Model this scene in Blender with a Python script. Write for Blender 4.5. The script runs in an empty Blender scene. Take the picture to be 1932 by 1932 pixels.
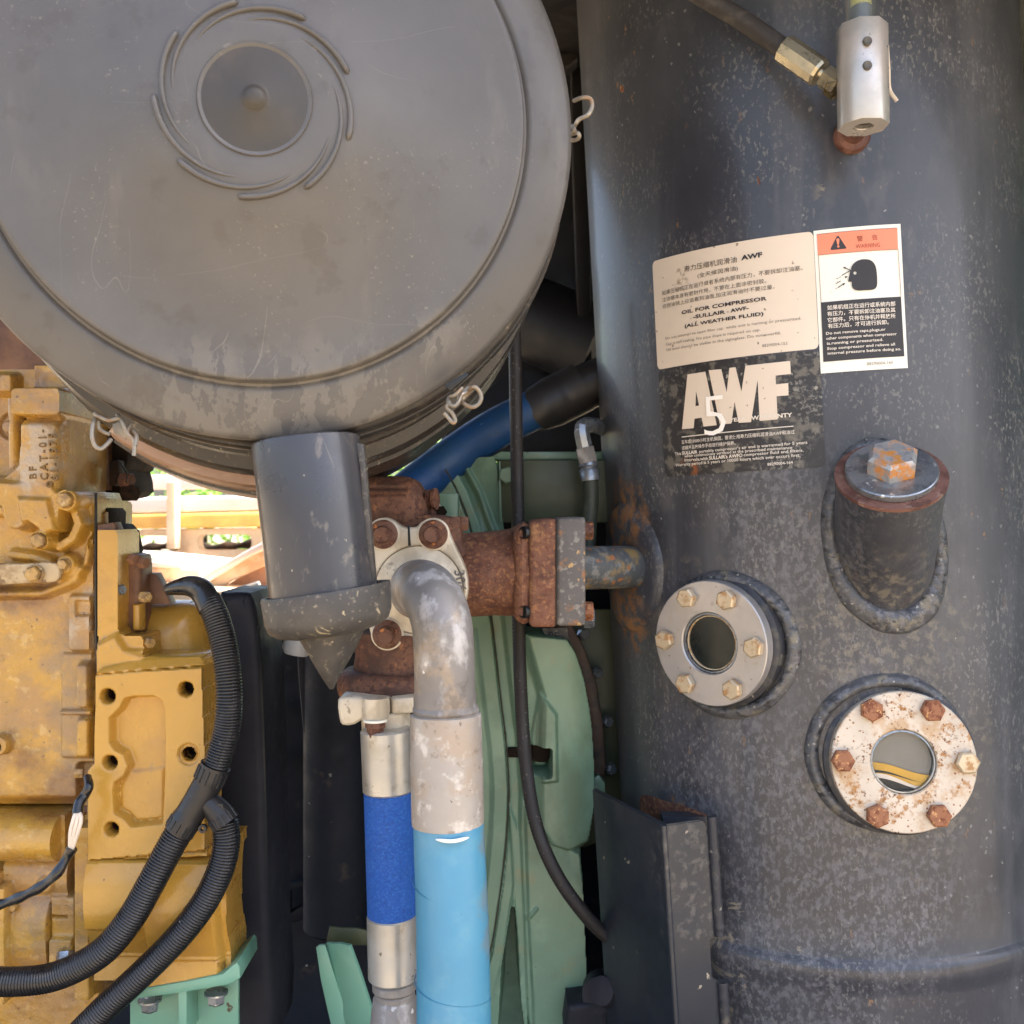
import bpy, bmesh, math, random
import numpy as np
from mathutils import Vector, Matrix, noise as mnoise
random.seed(7); np.random.seed(7)
sc = bpy.context.scene
COL = sc.collection
R = math.radians

# ------------------------------------------------------------------ camera, sky, sun, exposure
F = 1932.0                       # focal length in the same unit as the frame width (1932)
cam_d = bpy.data.cameras.new('camera'); cam = bpy.data.objects.new('camera', cam_d); COL.objects.link(cam)
cam.location = (0, 0, 0); cam.rotation_euler = (R(90), 0, 0)
cam_d.sensor_width = 36; cam_d.lens = 36; cam_d.clip_start = 0.02; cam_d.clip_end = 400
cam_d.dof.use_dof = True; cam_d.dof.focus_distance = 1.0; cam_d.dof.aperture_fstop = 10
sc.camera = cam
SUN_EL, SUN_AZ = 58, 80           # high, from the right and slightly behind the machine
world = bpy.data.worlds.new('World'); sc.world = world; world.use_nodes = True
wn = world.node_tree.nodes; wl = world.node_tree.links
bg = wn['Background']; sky = wn.new('ShaderNodeTexSky'); sky.sky_type = 'NISHITA'; sky.sun_disc = False
sky.sun_elevation = R(SUN_EL); sky.sun_rotation = R(SUN_AZ); sky.dust_density = 5.0; sky.air_density = .9; sky.ozone_density = 0.4
wl.new(sky.outputs[0], bg.inputs[0]); bg.inputs[1].default_value = 0.15
sun_d = bpy.data.lights.new('sun', 'SUN'); sun_d.energy = 4.6; sun_d.angle = R(.6); sun_d.color = (1, .94, .84)
sun = bpy.data.objects.new('sun', sun_d); COL.objects.link(sun)
sd = Vector((math.sin(R(SUN_AZ)) * math.cos(R(SUN_EL)), math.cos(R(SUN_AZ)) * math.cos(R(SUN_EL)), math.sin(R(SUN_EL))))
sun.rotation_euler = sd.to_track_quat('Z', 'Y').to_euler()
sc.view_settings.view_transform = 'Standard'; sc.view_settings.look = 'None'
sc.view_settings.exposure = 2.22; sc.view_settings.gamma = 1.0
sc.cycles.max_bounces = 6; sc.cycles.diffuse_bounces = 3; sc.cycles.glossy_bounces = 3; sc.cycles.transmission_bounces = 4
sc.cycles.sample_clamp_indirect = 4.0
sc.cycles.use_denoising = True

# ------------------------------------------------------------------ helpers
def P(x, y, Y):
    return Vector(((x - 966) / F * Y, Y, (966 - y) / F * Y))
def S(n, Y): return n * Y / F
def C(h, k=1.0):
    h = h.lstrip('#'); out = []
    for i in (0, 2, 4):
        c = int(h[i:i+2], 16) / 255
        out.append((c / 12.92 if c <= .04045 else ((c + .055) / 1.055) ** 2.4) * k)
    return (out[0], out[1], out[2], 1)
W = {}
def thing(name, label, cat, loc, group=None):
    o = bpy.data.objects.new(name, None); COL.objects.link(o); o.location = loc
    o.empty_display_size = .02
    o['label'] = label; o['category'] = cat
    if group: o['group'] = group
    W[o] = Matrix.Translation(loc); return o
def mesh_of(vf, smooth=40):
    v, f = vf
    m = bpy.data.meshes.new('mesh'); m.from_pydata([tuple(a) for a in v], [], f); m.validate(); m.update()
    if smooth:
        m.shade_smooth(); m.set_sharp_from_angle(angle=R(smooth))
    return m
def part(name, vf, mat, parent=None, M=None, label=None, kind=None, cat=None, group=None, smooth=40, recalc=False):
    m = vf if isinstance(vf, bpy.types.Mesh) else mesh_of(vf, smooth)
    if recalc:
        b = bmesh.new(); b.from_mesh(m); bmesh.ops.recalc_face_normals(b, faces=b.faces); b.to_mesh(m); b.free()
    if mat and not m.materials: m.materials.append(mat)
    o = bpy.data.objects.new(name, m); COL.objects.link(o)
    M = M or Matrix.Identity(4)
    if parent:
        o.parent = parent; o.matrix_parent_inverse = W[parent].inverted()
    o.matrix_basis = M; W[o] = M
    if label: o['label'] = label
    if kind: o['kind'] = kind
    if cat: o['category'] = cat
    if group: o['group'] = group
    return o
def frame(o, z, up=(0, 0, 1)):
    z = Vector(z).normalized(); u = Vector(up)
    if abs(z.dot(u.normalized())) > .98: u = Vector((0, 1, 0)) if abs(z.y) < .9 else Vector((1, 0, 0))
    x = u.cross(z).normalized(); y = z.cross(x)
    M = Matrix((x, y, z)).transposed().to_4x4(); M.translation = o
    return M
CAMD = (0, -1, 0)
def join(*vfs):
    V = []; Fc = []
    for v, f in vfs:
        k = len(V); V += [tuple(a) for a in v]; Fc += [tuple(i + k for i in q) for q in f]
    return V, Fc
def xf(vf, M): return [tuple(M @ Vector(a)) for a in vf[0]], vf[1]
def lathe(prof, M=None, seg=64, wob=0):
    M = M or Matrix.Identity(4); V = []; Fc = []; rows = []
    for r, h in prof:
        if r < 1e-7:
            rows.append([len(V)]); V.append(tuple(M @ Vector((0, 0, h))))
        else:
            row = []
            for i in range(seg):
                a = 2 * math.pi * i / seg
                rr = r * (1 + (wob * mnoise.noise(Vector((math.cos(a) * 3, math.sin(a) * 3, h * 40))) if wob else 0))
                row.append(len(V)); V.append(tuple(M @ Vector((rr * math.cos(a), rr * math.sin(a), h))))
            rows.append(row)
    for a, b in zip(rows[:-1], rows[1:]):
        if len(a) == 1 and len(b) == 1: continue
        for i in range(seg):
            j = (i + 1) % seg
            if len(a) == 1: Fc.append((a[0], b[i], b[j]))
            elif len(b) == 1: Fc.append((a[i], b[0], a[j]))
            else: Fc.append((a[i], b[i], b[j], a[j]))
    return V, Fc
def spline(pts, n=8):
    pts = [Vector(p) for p in pts]
    if len(pts) == 2: 
        return [pts[0].lerp(pts[1], i / n) for i in range(n + 1)]
    q = [pts[0] * 2 - pts[1]] + pts + [pts[-1] * 2 - pts[-2]]; out = []
    for i in range(1, len(q) - 2):
        a, b, c, d = q[i-1], q[i], q[i+1], q[i+2]
        for k in range(n):
            t = k / n
            out.append(.5 * ((2*b) + (c - a)*t + (2*a - 5*b + 4*c - d)*t*t + (3*b - a - 3*c + d)*t*t*t))
    out.append(pts[-1]); return out
def tube(pts, r, seg=16, n=8, closed=False, raw=False, cap=True, wob=0):
    p = [Vector(a) for a in pts] if raw else spline(pts, n)
    N = len(p)
    if closed: p = p[:-1] if (p[0] - p[-1]).length < 1e-6 else p; N = len(p)
    T = []
    for i in range(N):
        a = p[(i - 1) % N] if closed or i > 0 else p[0]; b = p[(i + 1) % N] if closed or i < N - 1 else p[-1]
        T.append((b - a).normalized())
    u = T[0].orthogonal().normalized(); V = []; Fc = []
    L = [0]
    for i in range(1, N): L.append(L[-1] + (p[i] - p[i-1]).length)
    for i in range(N):
        u = (u - T[i] * u.dot(T[i])).normalized(); w = T[i].cross(u)
        rr = r(L[i], L[-1]) if callable(r) else (r[0] + (r[1] - r[0]) * L[i] / max(L[-1], 1e-9) if isinstance(r, (tuple, list)) else r)
        for k in range(seg):
            a = 2 * math.pi * k / seg
            r2 = rr * (1 + wob * mnoise.noise(p[i] * 60 + Vector((k * .7, 0, 0)))) if wob else rr
            V.append(tuple(p[i] + (u * math.cos(a) + w * math.sin(a)) * r2))
    for i in range(N if closed else N - 1):
        for k in range(seg):
            a = i * seg + k; b = i * seg + (k + 1) % seg
            c = ((i + 1) % N) * seg + (k + 1) % seg; d = ((i + 1) % N) * seg + k
            Fc.append((a, b, c, d))
    if cap and not closed:
        Fc.append(tuple(range(seg))[::-1]); Fc.append(tuple((N - 1) * seg + k for k in range(seg)))
    return V, Fc
def resample(p, step):
    out = [p[0]]; acc = 0
    for a, b in zip(p[:-1], p[1:]):
        d = (b - a).length
        if d < 1e-9: continue
        t = step - acc
        while t <= d:
            out.append(a.lerp(b, t / d)); t += step
        acc = d - (t - step)
    out.append(p[-1]); return out
def box(c, s, M=None, bev=0, seg=2):
    b = bmesh.new(); bmesh.ops.create_cube(b, size=1)
    for v in b.verts: v.co = Vector((v.co.x * s[0], v.co.y * s[1], v.co.z * s[2]))
    if bev: bmesh.ops.bevel(b, geom=list(b.edges) + list(b.verts), offset=bev, segments=seg, affect='EDGES', profile=.5)
    M = M or Matrix.Identity(4); c = Vector(c)
    b.verts.index_update()
    V = [tuple(M @ (v.co + c)) for v in b.verts]; Fc = [tuple(v.index for v in f.verts) for f in b.faces]; b.free()
    return V, Fc
def grabcurve(cd):
    o = bpy.data.objects.new('tmp', cd); COL.objects.link(o)
    dg = bpy.context.evaluated_depsgraph_get(); dg.update()
    m = bpy.data.meshes.new_from_object(o.evaluated_get(dg))
    V = [tuple(v.co) for v in m.vertices]; Fc = [tuple(p.vertices) for p in m.polygons]
    bpy.data.objects.remove(o); bpy.data.curves.remove(cd); bpy.data.meshes.remove(m)
    return V, Fc
def flat(polys, thick, bev=0.0, res=1):
    cd = bpy.data.curves.new('c', 'CURVE'); cd.dimensions = '2D'; cd.fill_mode = 'BOTH'
    cd.extrude = max(thick / 2 - bev, 0); cd.bevel_depth = bev; cd.bevel_resolution = res; cd.offset = -bev
    for pl in polys:
        s = cd.splines.new('POLY'); s.points.add(len(pl) - 1); s.use_cyclic_u = True
        for q, p in zip(s.points, pl): q.co = (p[0], p[1], 0, 1)
    return grabcurve(cd)
def weld(vf, d=1e-6):
    b = bmesh.new(); bv = [b.verts.new(v) for v in vf[0]]
    for f in vf[1]:
        try: b.faces.new([bv[i] for i in f])
        except ValueError: pass
    bmesh.ops.remove_doubles(b, verts=b.verts, dist=d); b.verts.index_update()
    V = [tuple(v.co) for v in b.verts]; Fc = [tuple(v.index for v in f.verts) for f in b.faces]; b.free(); return V, Fc
def pxprism(polys, Y, thick, bev=.0006, res=1, yaw=0, pitch=0, pivot=None):
    """outlines measured in the picture, at distance Y, extruded straight back by thick"""
    loc = [[((x - 966) * Y / F, (966 - y) * Y / F) for x, y in pl] for pl in polys]
    v, f = weld(flat(loc, thick, bev, res))
    V = [(a[0], Y + thick / 2 - a[2], a[1]) for a in v]
    if yaw or pitch:
        x0, y0 = pivot; c = P(x0, y0, Y); Rm = Matrix.Translation(c) @ Matrix.Rotation(R(yaw), 4, 'Z') @ Matrix.Rotation(R(pitch), 4, 'X') @ Matrix.Translation(-c)
        V = [tuple(Rm @ Vector(a)) for a in V]
    return V, f
def circ(x, y, r, n=24, ry=None): 
    ry = ry or r
    return [(x + r * math.cos(2*math.pi*i/n), y + ry * math.sin(2*math.pi*i/n)) for i in range(n)]
def rrect(x0, y0, x1, y1, r, n=5):
    out = []
    for cx, cy, a in ((x1-r, y0+r, -90), (x1-r, y1-r, 0), (x0+r, y1-r, 90), (x0+r, y0+r, 180)):
        for i in range(n + 1):
            t = R(a + 90 * i / n); out.append((cx + r*math.cos(t), cy + r*math.sin(t)))
    return out
def smoothpoly(pts, n=4):
    q = [Vector((x, y, 0)) for x, y in pts]; N = len(q); out = []
    for i in range(N):
        a, b, c, d = q[i-1], q[i], q[(i+1) % N], q[(i+2) % N]
        for k in range(n):
            t = k / n
            v = .5 * ((2*b) + (c - a)*t + (2*a - 5*b + 4*c - d)*t*t + (3*b - a - 3*c + d)*t*t*t); out.append((v.x, v.y))
    return out
def hexbolt(r, h, washer=0.0, ch=.18, dome=0):
    """hexagonal head along +Z, base at z=0, r = across corners / 2"""
    V = []; Fc = []
    def ring(rr, z, n=6):
        k = len(V)
        for i in range(n): V.append((rr*math.cos(2*math.pi*i/n), rr*math.sin(2*math.pi*i/n), z))
        return list(range(k, k + n))
    a = ring(r, 0); b = ring(r, h * (1 - ch)); c = ring(r * .84, h)
    for p, q in ((a, b), (b, c)):
        for i in range(6): Fc.append((p[i], p[(i+1) % 6], q[(i+1) % 6], q[i]))
    d = ring(r * .66, h - dome * .3); 
    for i in range(6): Fc.append((c[i], c[(i+1) % 6], d[(i+1) % 6], d[i]))
    Fc.append(tuple(d))
    vf = (V, Fc)
    if washer: vf = join(vf, lathe([(0, 0), (washer, 0), (washer, h * .18), (washer*.9, h * .24), (0, h * .24)], seg=24))
    return vf
_cache = {}
def bolt(parent, at, d, r, h, mat, washer=0.0, rot=0, name='bolt', ch=.18, label=None):
    key = (round(r, 5), round(h, 5), round(washer, 5), mat.name, ch)
    if key not in _cache:
        _cache[key] = mesh_of(hexbolt(r, h, washer, ch), 30); _cache[key].materials.append(mat)
    return part(name, _cache[key], mat, parent, frame(at, d) @ Matrix.Rotation(R(rot), 4, 'Z'), label=label)

# signed distances for cast surfaces (picture units)
def sc_(X, Y, x, y, r): return np.hypot(X - x, Y - y) - r
def sb_(X, Y, x0, y0, x1, y1, r=0):
    cx, cy = (x0+x1)/2, (y0+y1)/2; hx, hy = (x1-x0)/2 - r, (y1-y0)/2 - r
    dx, dy = np.abs(X-cx) - hx, np.abs(Y-cy) - hy
    return np.hypot(np.maximum(dx, 0), np.maximum(dy, 0)) + np.minimum(np.maximum(dx, dy), 0) - r
def sp_(X, Y, pts):
    d = np.full(X.shape, 1e9); ins = np.zeros(X.shape, bool); n = len(pts)
    for i in range(n):
        (ax, ay), (bx, by) = pts[i], pts[(i+1) % n]
        ex, ey = bx-ax, by-ay; wx, wy = X-ax, Y-ay
        t = np.clip((wx*ex + wy*ey) / (ex*ex + ey*ey + 1e-9), 0, 1)
        d = np.minimum(d, np.hypot(wx - ex*t, wy - ey*t))
        c = ((ay > Y) != (by > Y)) & (X < (bx-ax) * (Y-ay) / (by-ay + 1e-12) + ax); ins ^= c
    return np.where(ins, -d, d)
def sl_(X, Y, pts, r):
    d = np.full(X.shape, 1e9)
    for (ax, ay), (bx, by) in zip(pts[:-1], pts[1:]):
        ex, ey = bx-ax, by-ay; wx, wy = X-ax, Y-ay
        t = np.clip((wx*ex + wy*ey) / (ex*ex + ey*ey + 1e-9), 0, 1); d = np.minimum(d, np.hypot(wx - ex*t, wy - ey*t))
    return d - r
def ss(d, w):                     # 1 inside, 0 outside, soft over w
    t = np.clip(.5 - d / w, 0, 1); return t*t*(3 - 2*t)
def vnoise(X, Y, s, seed=0):
    rs = np.random.RandomState(seed); g = rs.rand(64, 64)
    u = X / s; v = Y / s; i = np.floor(u).astype(int); j = np.floor(v).astype(int); fu = u - i; fv = v - j
    fu = fu*fu*(3-2*fu); fv = fv*fv*(3-2*fv)
    a = g[i % 64, j % 64]; b = g[(i+1) % 64, j % 64]; c = g[i % 64, (j+1) % 64]; d = g[(i+1) % 64, (j+1) % 64]
    return (a*(1-fu)+b*fu)*(1-fv) + (c*(1-fu)+d*fu)*fv - .5
def relief(x0, x1, y0, y1, step, Y0, hf, back=.08):
    xs = np.arange(x0, x1 + .1, step); ys = np.arange(y0, y1 + .1, step)
    X, Yp = np.meshgrid(xs, ys); H = hf(X, Yp)
    V = np.stack([(X - 966)/F*Y0, Y0 - np.nan_to_num(H), (966 - Yp)/F*Y0], -1).reshape(-1, 3)
    ok = ~np.isnan(H); r, c = H.shape; idx = np.arange(r*c).reshape(r, c)
    q = ok[:-1, :-1] & ok[1:, :-1] & ok[:-1, 1:] & ok[1:, 1:]
    fs = np.stack([idx[:-1, :-1], idx[1:, :-1], idx[1:, 1:], idx[:-1, 1:]], -1)[q]
    used = np.unique(fs); remap = -np.ones(r*c, int); remap[used] = np.arange(len(used))
    V = V[used]; fs = remap[fs]
    b = bmesh.new(); bv = [b.verts.new(v) for v in V]
    for f in fs: b.faces.new((bv[f[0]], bv[f[1]], bv[f[2]], bv[f[3]]))
    eb = [e for e in b.edges if len(e.link_faces) == 1]
    g = bmesh.ops.extrude_edge_only(b, edges=eb)
    for v in g['geom']:
        if isinstance(v, bmesh.types.BMVert): v.co.y += back
    b.verts.index_update()
    out = [tuple(v.co) for v in b.verts], [tuple(v.index for v in f.verts) for f in b.faces]; b.free(); return out

# ------------------------------------------------------------------ materials
def mat(name, col, rough=.5, metal=0.0, layers=(), bump=None, bump2=None, spec=.5, coat=0.0, trans=0.0, emis=None, vary=.12):
    m = bpy.data.materials.new(name); m.use_nodes = True; nt = m.node_tree; N = nt.nodes; Lk = nt.links
    b = N['Principled BSDF']; b.inputs['Roughness'].default_value = rough; b.inputs['Metallic'].default_value = metal
    b.inputs['Specular IOR Level'].default_value = spec; b.inputs['Coat Weight'].default_value = coat; b.inputs['Coat Roughness'].default_value = .15
    b.inputs['Transmission Weight'].default_value = trans
    geo = N.new('ShaderNodeNewGeometry'); pos = geo.outputs['Position']
    def noise_(scale, detail=6, stretch=None, off=0, dist=0):
        src = pos
        if stretch or off:
            mp = N.new('ShaderNodeMapping'); mp.inputs['Scale'].default_value = stretch or (1, 1, 1); mp.inputs['Location'].default_value = (off, off*.7, off*1.3)
            Lk.new(pos, mp.inputs['Vector']); src = mp.outputs[0]
        n = N.new('ShaderNodeTexNoise'); n.inputs['Scale'].default_value = scale; n.inputs['Detail'].default_value = detail
        n.inputs['Roughness'].default_value = .62; n.inputs['Distortion'].default_value = dist
        Lk.new(src, n.inputs['Vector']); return n.outputs['Fac']
    def math_(op, a, c, clamp=False):
        n = N.new('ShaderNodeMath'); n.operation = op; n.use_clamp = clamp
        for i, v in enumerate((a, c)):
            if isinstance(v, (int, float)): n.inputs[i].default_value = v
            else: Lk.new(v, n.inputs[i])
        return n.outputs[0]
    def mr(v, lo, hi, a=0, c=1):
        n = N.new('ShaderNodeMapRange'); n.interpolation_type = 'SMOOTHSTEP'
        n.inputs['From Min'].default_value = lo; n.inputs['From Max'].default_value = hi
        n.inputs['To Min'].default_value = a; n.inputs['To Max'].default_value = c
        Lk.new(v, n.inputs['Value']); return n.outputs[0]
    rgb = N.new('ShaderNodeRGB'); rgb.outputs[0].default_value = col; cur = rgb.outputs[0]
    rcur = None
    if vary:
        hs = N.new('ShaderNodeHueSaturation'); Lk.new(cur, hs.inputs['Color'])
        Lk.new(mr(noise_(9, 5), .3, .7, 1 - vary, 1 + vary), hs.inputs['Value']); cur = hs.outputs[0]
    def rmask(v):
        nonlocal rcur
        rcur = v
    for L in layers:
        k = L.get('k', 'n'); off = L.get('off', 0)
        if k == 'n':
            msk = mr(noise_(L['s'], L.get('d', 6), L.get('st'), off, L.get('dist', 0)), L['lo'], L['hi'])
        elif k == 'l':               # fine scratches: the narrow contour line of a stretched noise
            nz_ = noise_(L['s'], L.get('d', 2), L.get('st'), off, L.get('dist', 0)); msk = mr(math_('ABSOLUTE', math_('SUBTRACT', nz_, .5), 0), 0, L['w'], 1, 0)
        elif k == 'v':               # small chips and specks: a voronoi dot kept in only some cells
            vo = N.new('ShaderNodeTexVoronoi'); vo.inputs['Scale'].default_value = L['s']
            mp = N.new('ShaderNodeMapping'); mp.inputs['Scale'].default_value = L.get('st') or (1, 1, 1); mp.inputs['Location'].default_value = (off, off, off)
            ad = N.new('ShaderNodeVectorMath'); ad.operation = 'ADD'; nz = N.new('ShaderNodeTexNoise'); nz.inputs['Scale'].default_value = L['s'] * 1.7; nz.inputs['Detail'].default_value = 3
            scl = N.new('ShaderNodeVectorMath'); scl.operation = 'SCALE'; scl.inputs['Scale'].default_value = 1.1 / L['s']
            Lk.new(pos, mp.inputs[0]); Lk.new(pos, nz.inputs['Vector']); Lk.new(nz.outputs['Color'], scl.inputs[0]); Lk.new(mp.outputs[0], ad.inputs[0]); Lk.new(scl.outputs[0], ad.inputs[1])
            Lk.new(ad.outputs[0], vo.inputs['Vector'])
            dot = mr(vo.outputs['Distance'], L['r'] * .6, L['r'], 1, 0)
            sp = N.new('ShaderNodeSeparateColor'); Lk.new(vo.outputs['Color'], sp.inputs[0])
            msk = math_('MULTIPLY', dot, mr(sp.outputs[0], 1 - L['p'], 1 - L['p'] + .05))
        if 'g' in L:                 # gather the marks in larger patches
            s2, lo2, hi2 = L['g']; msk = math_('MULTIPLY', msk, mr(noise_(s2, 3, None, off + 5), lo2, hi2))
        if 'blobs' in L:             # stains that sit at one place of the object
            tot = None
            for (c, rad) in L['blobs']:
                dv = N.new('ShaderNodeVectorMath'); dv.operation = 'DISTANCE'; dv.inputs[1].default_value = tuple(c); Lk.new(pos, dv.inputs[0])
                d2 = math_('ADD', dv.outputs['Value'], math_('MULTIPLY', math_('SUBTRACT', noise_(L.get('bs', 25), 4), .5), rad * 1.3))
                q = mr(d2, rad * .45, rad, 1, 0); tot = q if tot is None else math_('MAXIMUM', tot, q)
            msk = math_('MULTIPLY', msk, tot)
        if 'top' in L:               # settles on faces that look upward
            sx = N.new('ShaderNodeSeparateXYZ'); Lk.new(geo.outputs['Normal'], sx.inputs[0]); msk = math_('MULTIPLY', msk, mr(sx.outputs[2], L['top'][0], L['top'][1]))
        if 'edge' in L:
            pn = geo.outputs['Pointiness']; msk = math_('MULTIPLY', msk, mr(pn, L['edge'][0], L['edge'][1]))
        if L.get('a', 1) != 1: msk = math_('MULTIPLY', msk, L['a'])
        mx = N.new('ShaderNodeMix'); mx.data_type = 'RGBA'; Lk.new(msk, mx.inputs['Factor']); Lk.new(cur, mx.inputs[6]); mx.inputs[7].default_value = L['c']; cur = mx.outputs[2]
        if 'ro' in L:
            m2 = N.new('ShaderNodeMix'); m2.data_type = 'FLOAT'; Lk.new(msk, m2.inputs['Factor'])
            if rcur is None: m2.inputs[2].default_value = rough
            else: Lk.new(rcur, m2.inputs[2])
            m2.inputs[3].default_value = L['ro']; rmask(m2.outputs[0])
        if 'me' in L:
            m3 = N.new('ShaderNodeMix'); m3.data_type = 'FLOAT'; Lk.new(msk, m3.inputs['Factor']); m3.inputs[2].default_value = metal; m3.inputs[3].default_value = L['me']; Lk.new(m3.outputs[0], b.inputs['Metallic'])
    Lk.new(cur, b.inputs['Base Color'])
    if rcur is None:
        Lk.new(mr(noise_(30, 4, None, 3), .3, .7, max(rough - .08, .02), min(rough + .1, 1)), b.inputs['Roughness'])
    else: Lk.new(rcur, b.inputs['Roughness'])
    last = None
    for bp in (bump, bump2):
        if bp:
            s, st = bp[0], bp[1]; n = N.new('ShaderNodeBump'); n.inputs['Strength'].default_value = min(st, 1); n.inputs['Distance'].default_value = bp[2] if len(bp) > 2 else .001
            Lk.new(noise_(s, 5, bp[3] if len(bp) > 3 else None), n.inputs['Height'])
            if last: Lk.new(last, n.inputs['Normal'])
            last = n.outputs[0]
    if last: Lk.new(last, b.inputs['Normal'])
    if emis: b.inputs['Emission Color'].default_value = emis; b.inputs['Emission Strength'].default_value = 1
    return m
DUST = C('#b5a893')
rustc, rustd, rusto = C('#9a5f42'), C('#5a3222'), C('#b5783c')
def spk(col, s, r, p, g=None, **k):
    d = dict(k='v', c=col, s=s, r=r, p=p); 
    if g: d['g'] = g
    d.update(k); return d
# ------------------------------------------------------------------ oil separator tank: axis and surface
A0 = Vector((.3812, 1.295, 0)); TW = Vector((-.0555, 0, 1)).normalized(); TR = .2622
E1 = (-A0 - TW * (-A0).dot(TW)).normalized(); E2 = TW.cross(E1).normalized()
if E2.x < 0: E2 = -E2
def tsurf(th, h, off=0.0): return A0 + TW * h + (E1 * math.cos(th) + E2 * math.sin(th)) * (TR + off)
def tnorm(th): return (E1 * math.cos(th) + E2 * math.sin(th)).normalized()
def rayhit(o, d, r):
    o = Vector(o); d = Vector(d).normalized(); w = o - A0
    dp = d - TW * d.dot(TW); wp = w - TW * w.dot(TW)
    a = dp.dot(dp); b = 2 * dp.dot(wp); c = wp.dot(wp) - r * r; D = b*b - 4*a*c
    if D < 0: D = 0
    return o + d * ((-b - math.sqrt(D)) / (2 * a))
def tcoord(p):
    w = Vector(p) - A0; h = w.dot(TW); q = w - TW * h
    return math.atan2(q.dot(E2), q.dot(E1)), h
def tpx(x, y, off=0.0): return tcoord(rayhit((0, 0, 0), P(x, y, 1), TR + off))
TM = Matrix((E2, -E1, TW)).transposed().to_4x4()      # placeholder basis for the lathe
TM = frame(A0, TW)

nozz = tsurf(*tpx(1190, 1070)); fl1 = tsurf(*tpx(1340, 1214)); fl2 = tsurf(*tpx(1705, 1438)); neckp = tsurf(*tpx(1665, 1080))
low = tsurf(*tpx(1520, 1560)); low2 = tsurf(*tpx(1420, 1800)); edg = tsurf(*tpx(1290, 1555)); mid = tsurf(*tpx(1500, 1000))
m_tank = mat('tank paint', C('#38393f'), .38, coat=.25, vary=.15, layers=[
    dict(c=C('#56575a'), s=3.2, lo=.38, hi=.68, st=(1, 1, .35), a=.6, ro=.55, off=2),
    dict(c=C('#67666a'), s=45, lo=.46, hi=.68, st=(1, 1, .5), a=.3, ro=.6, g=(5, .40, .6)),
    dict(c=C('#77767a'), s=165, lo=.46, hi=.62, st=(1, 1, .7), a=.48, ro=.7, blobs=[(low, .19), (low2, .15), (fl2 + Vector((-.12, 0, -.03)), .12), (fl2 + Vector((-.02, 0, -.14)), .12), (mid, .10)], bs=14, off=1),
    dict(c=C('#807e7a'), s=260, lo=.54, hi=.62, st=(1, 1, .6), a=.55, ro=.7, g=(7, .4, .6), off=6),
    spk(C('#8f8e8c'), 170, .34, .14, (9, .46, .6), a=.6, ro=.7),
    spk(C('#cac7be'), 110, .16, .035, off=4, a=.9),
    dict(c=C('#66666a'), s=16, lo=.52, hi=.66, st=(1, 1, .06), a=.28, off=21, ro=.6), dict(c=C('#7a5a40'), s=26, lo=.62, hi=.7, st=(1, 1, .1), a=.4, off=31, blobs=[(nozz, .09), (fl1 + Vector((0, 0, -.09)), .06), (neckp, .08)], bs=20),
    spk(C('#86664a'), 120, .26, .10, (8, .45, .6), off=12, st=(1, 1, .4), a=.8),
    dict(c=C('#95683f'), s=70, lo=.42, hi=.58, blobs=[(nozz + Vector((-.01, 0, .055)), .06), (nozz + Vector((-.02, 0, 0)), .05), (nozz + Vector((-.015, 0, -.06)), .055), (edg, .035)], bs=50, ro=.8, a=.85),
    dict(c=C('#857d6c'), s=90, lo=.48, hi=.62, blobs=[(fl1, .10), (fl2, .12), (neckp + Vector((0, 0, -.05)), .1)], bs=40, a=.5, ro=.8),
    dict(c=C('#9a8f7a'), s=16, lo=.61, hi=.64, dist=1.2, a=.7, blobs=[(tsurf(*tpx(1400, 1800)), .09), (tsurf(*tpx(1610, 330)), .05)], ro=.8),
], bump=(240, .3, .0005), bump2=(30, .2, .0012))
m_weld = mat('weld paint', C('#313238'), .45, layers=[dict(c=C('#6d6758'), s=60, lo=.5, hi=.66, a=.5, ro=.8), spk(C('#8a8478'), 190, .3, .12), dict(c=C('#8c5a38'), s=25, lo=.6, hi=.7, a=.6)], bump=(190, .7, .0012, (1, 1, 1)))
m_bead = mat('dusty weld bead paint', C('#494a4d'), .40, coat=.2, layers=[dict(c=C('#615f5c'), s=20, lo=.42, hi=.62, a=.6), dict(c=C('#77767a'), s=165, lo=.5, hi=.62, a=.45, off=2), dict(c=C('#8c826a'), s=60, lo=.54, hi=.66, a=.55, ro=.8), dict(c=C('#1f2024'), s=90, lo=.54, hi=.64, a=.8, off=4, st=(1, 1, 2)), spk(C('#9a958a'), 200, .3, .14)], bump=(120, .8, .002, (1, 1, 1.6)), bump2=(300, .4, .0006))
m_nozz = mat('nozzle paint', C('#474b4d'), .5, layers=[dict(c=C('#7b7c78'), s=70, lo=.5, hi=.6, a=.7), dict(c=C('#8f7648'), s=40, lo=.48, hi=.62, a=.85, ro=.8), spk(C('#93603a'), 110, .4, .3)], bump=(150, .5, .001))
m_alu = mat('machined steel', C('#b3afac'), .33, .55, layers=[dict(c=C('#a89a82'), s=120, lo=.54, hi=.66, a=.75, ro=.7, g=(22, .42, .6), me=0), spk(C('#6d4a30'), 260, .35, .10, (18, .45, .6))], bump=(300, .15, .0003))
m_aluw = mat('rust spotted flange', C('#cbbfae'), .45, .25, layers=[dict(c=C('#b98c50'), s=34, lo=.5, hi=.64, a=.55, ro=.7), dict(c=C('#a8763c'), s=170, lo=.48, hi=.6, a=.9, ro=.8, me=0, g=(30, .47, .6)), dict(c=C('#6b4426'), s=240, lo=.54, hi=.62, ro=.9, g=(34, .5, .62), off=3), spk(C('#8a5a2e'), 330, .4, .22)], bump=(300, .2, .0004))
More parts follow.
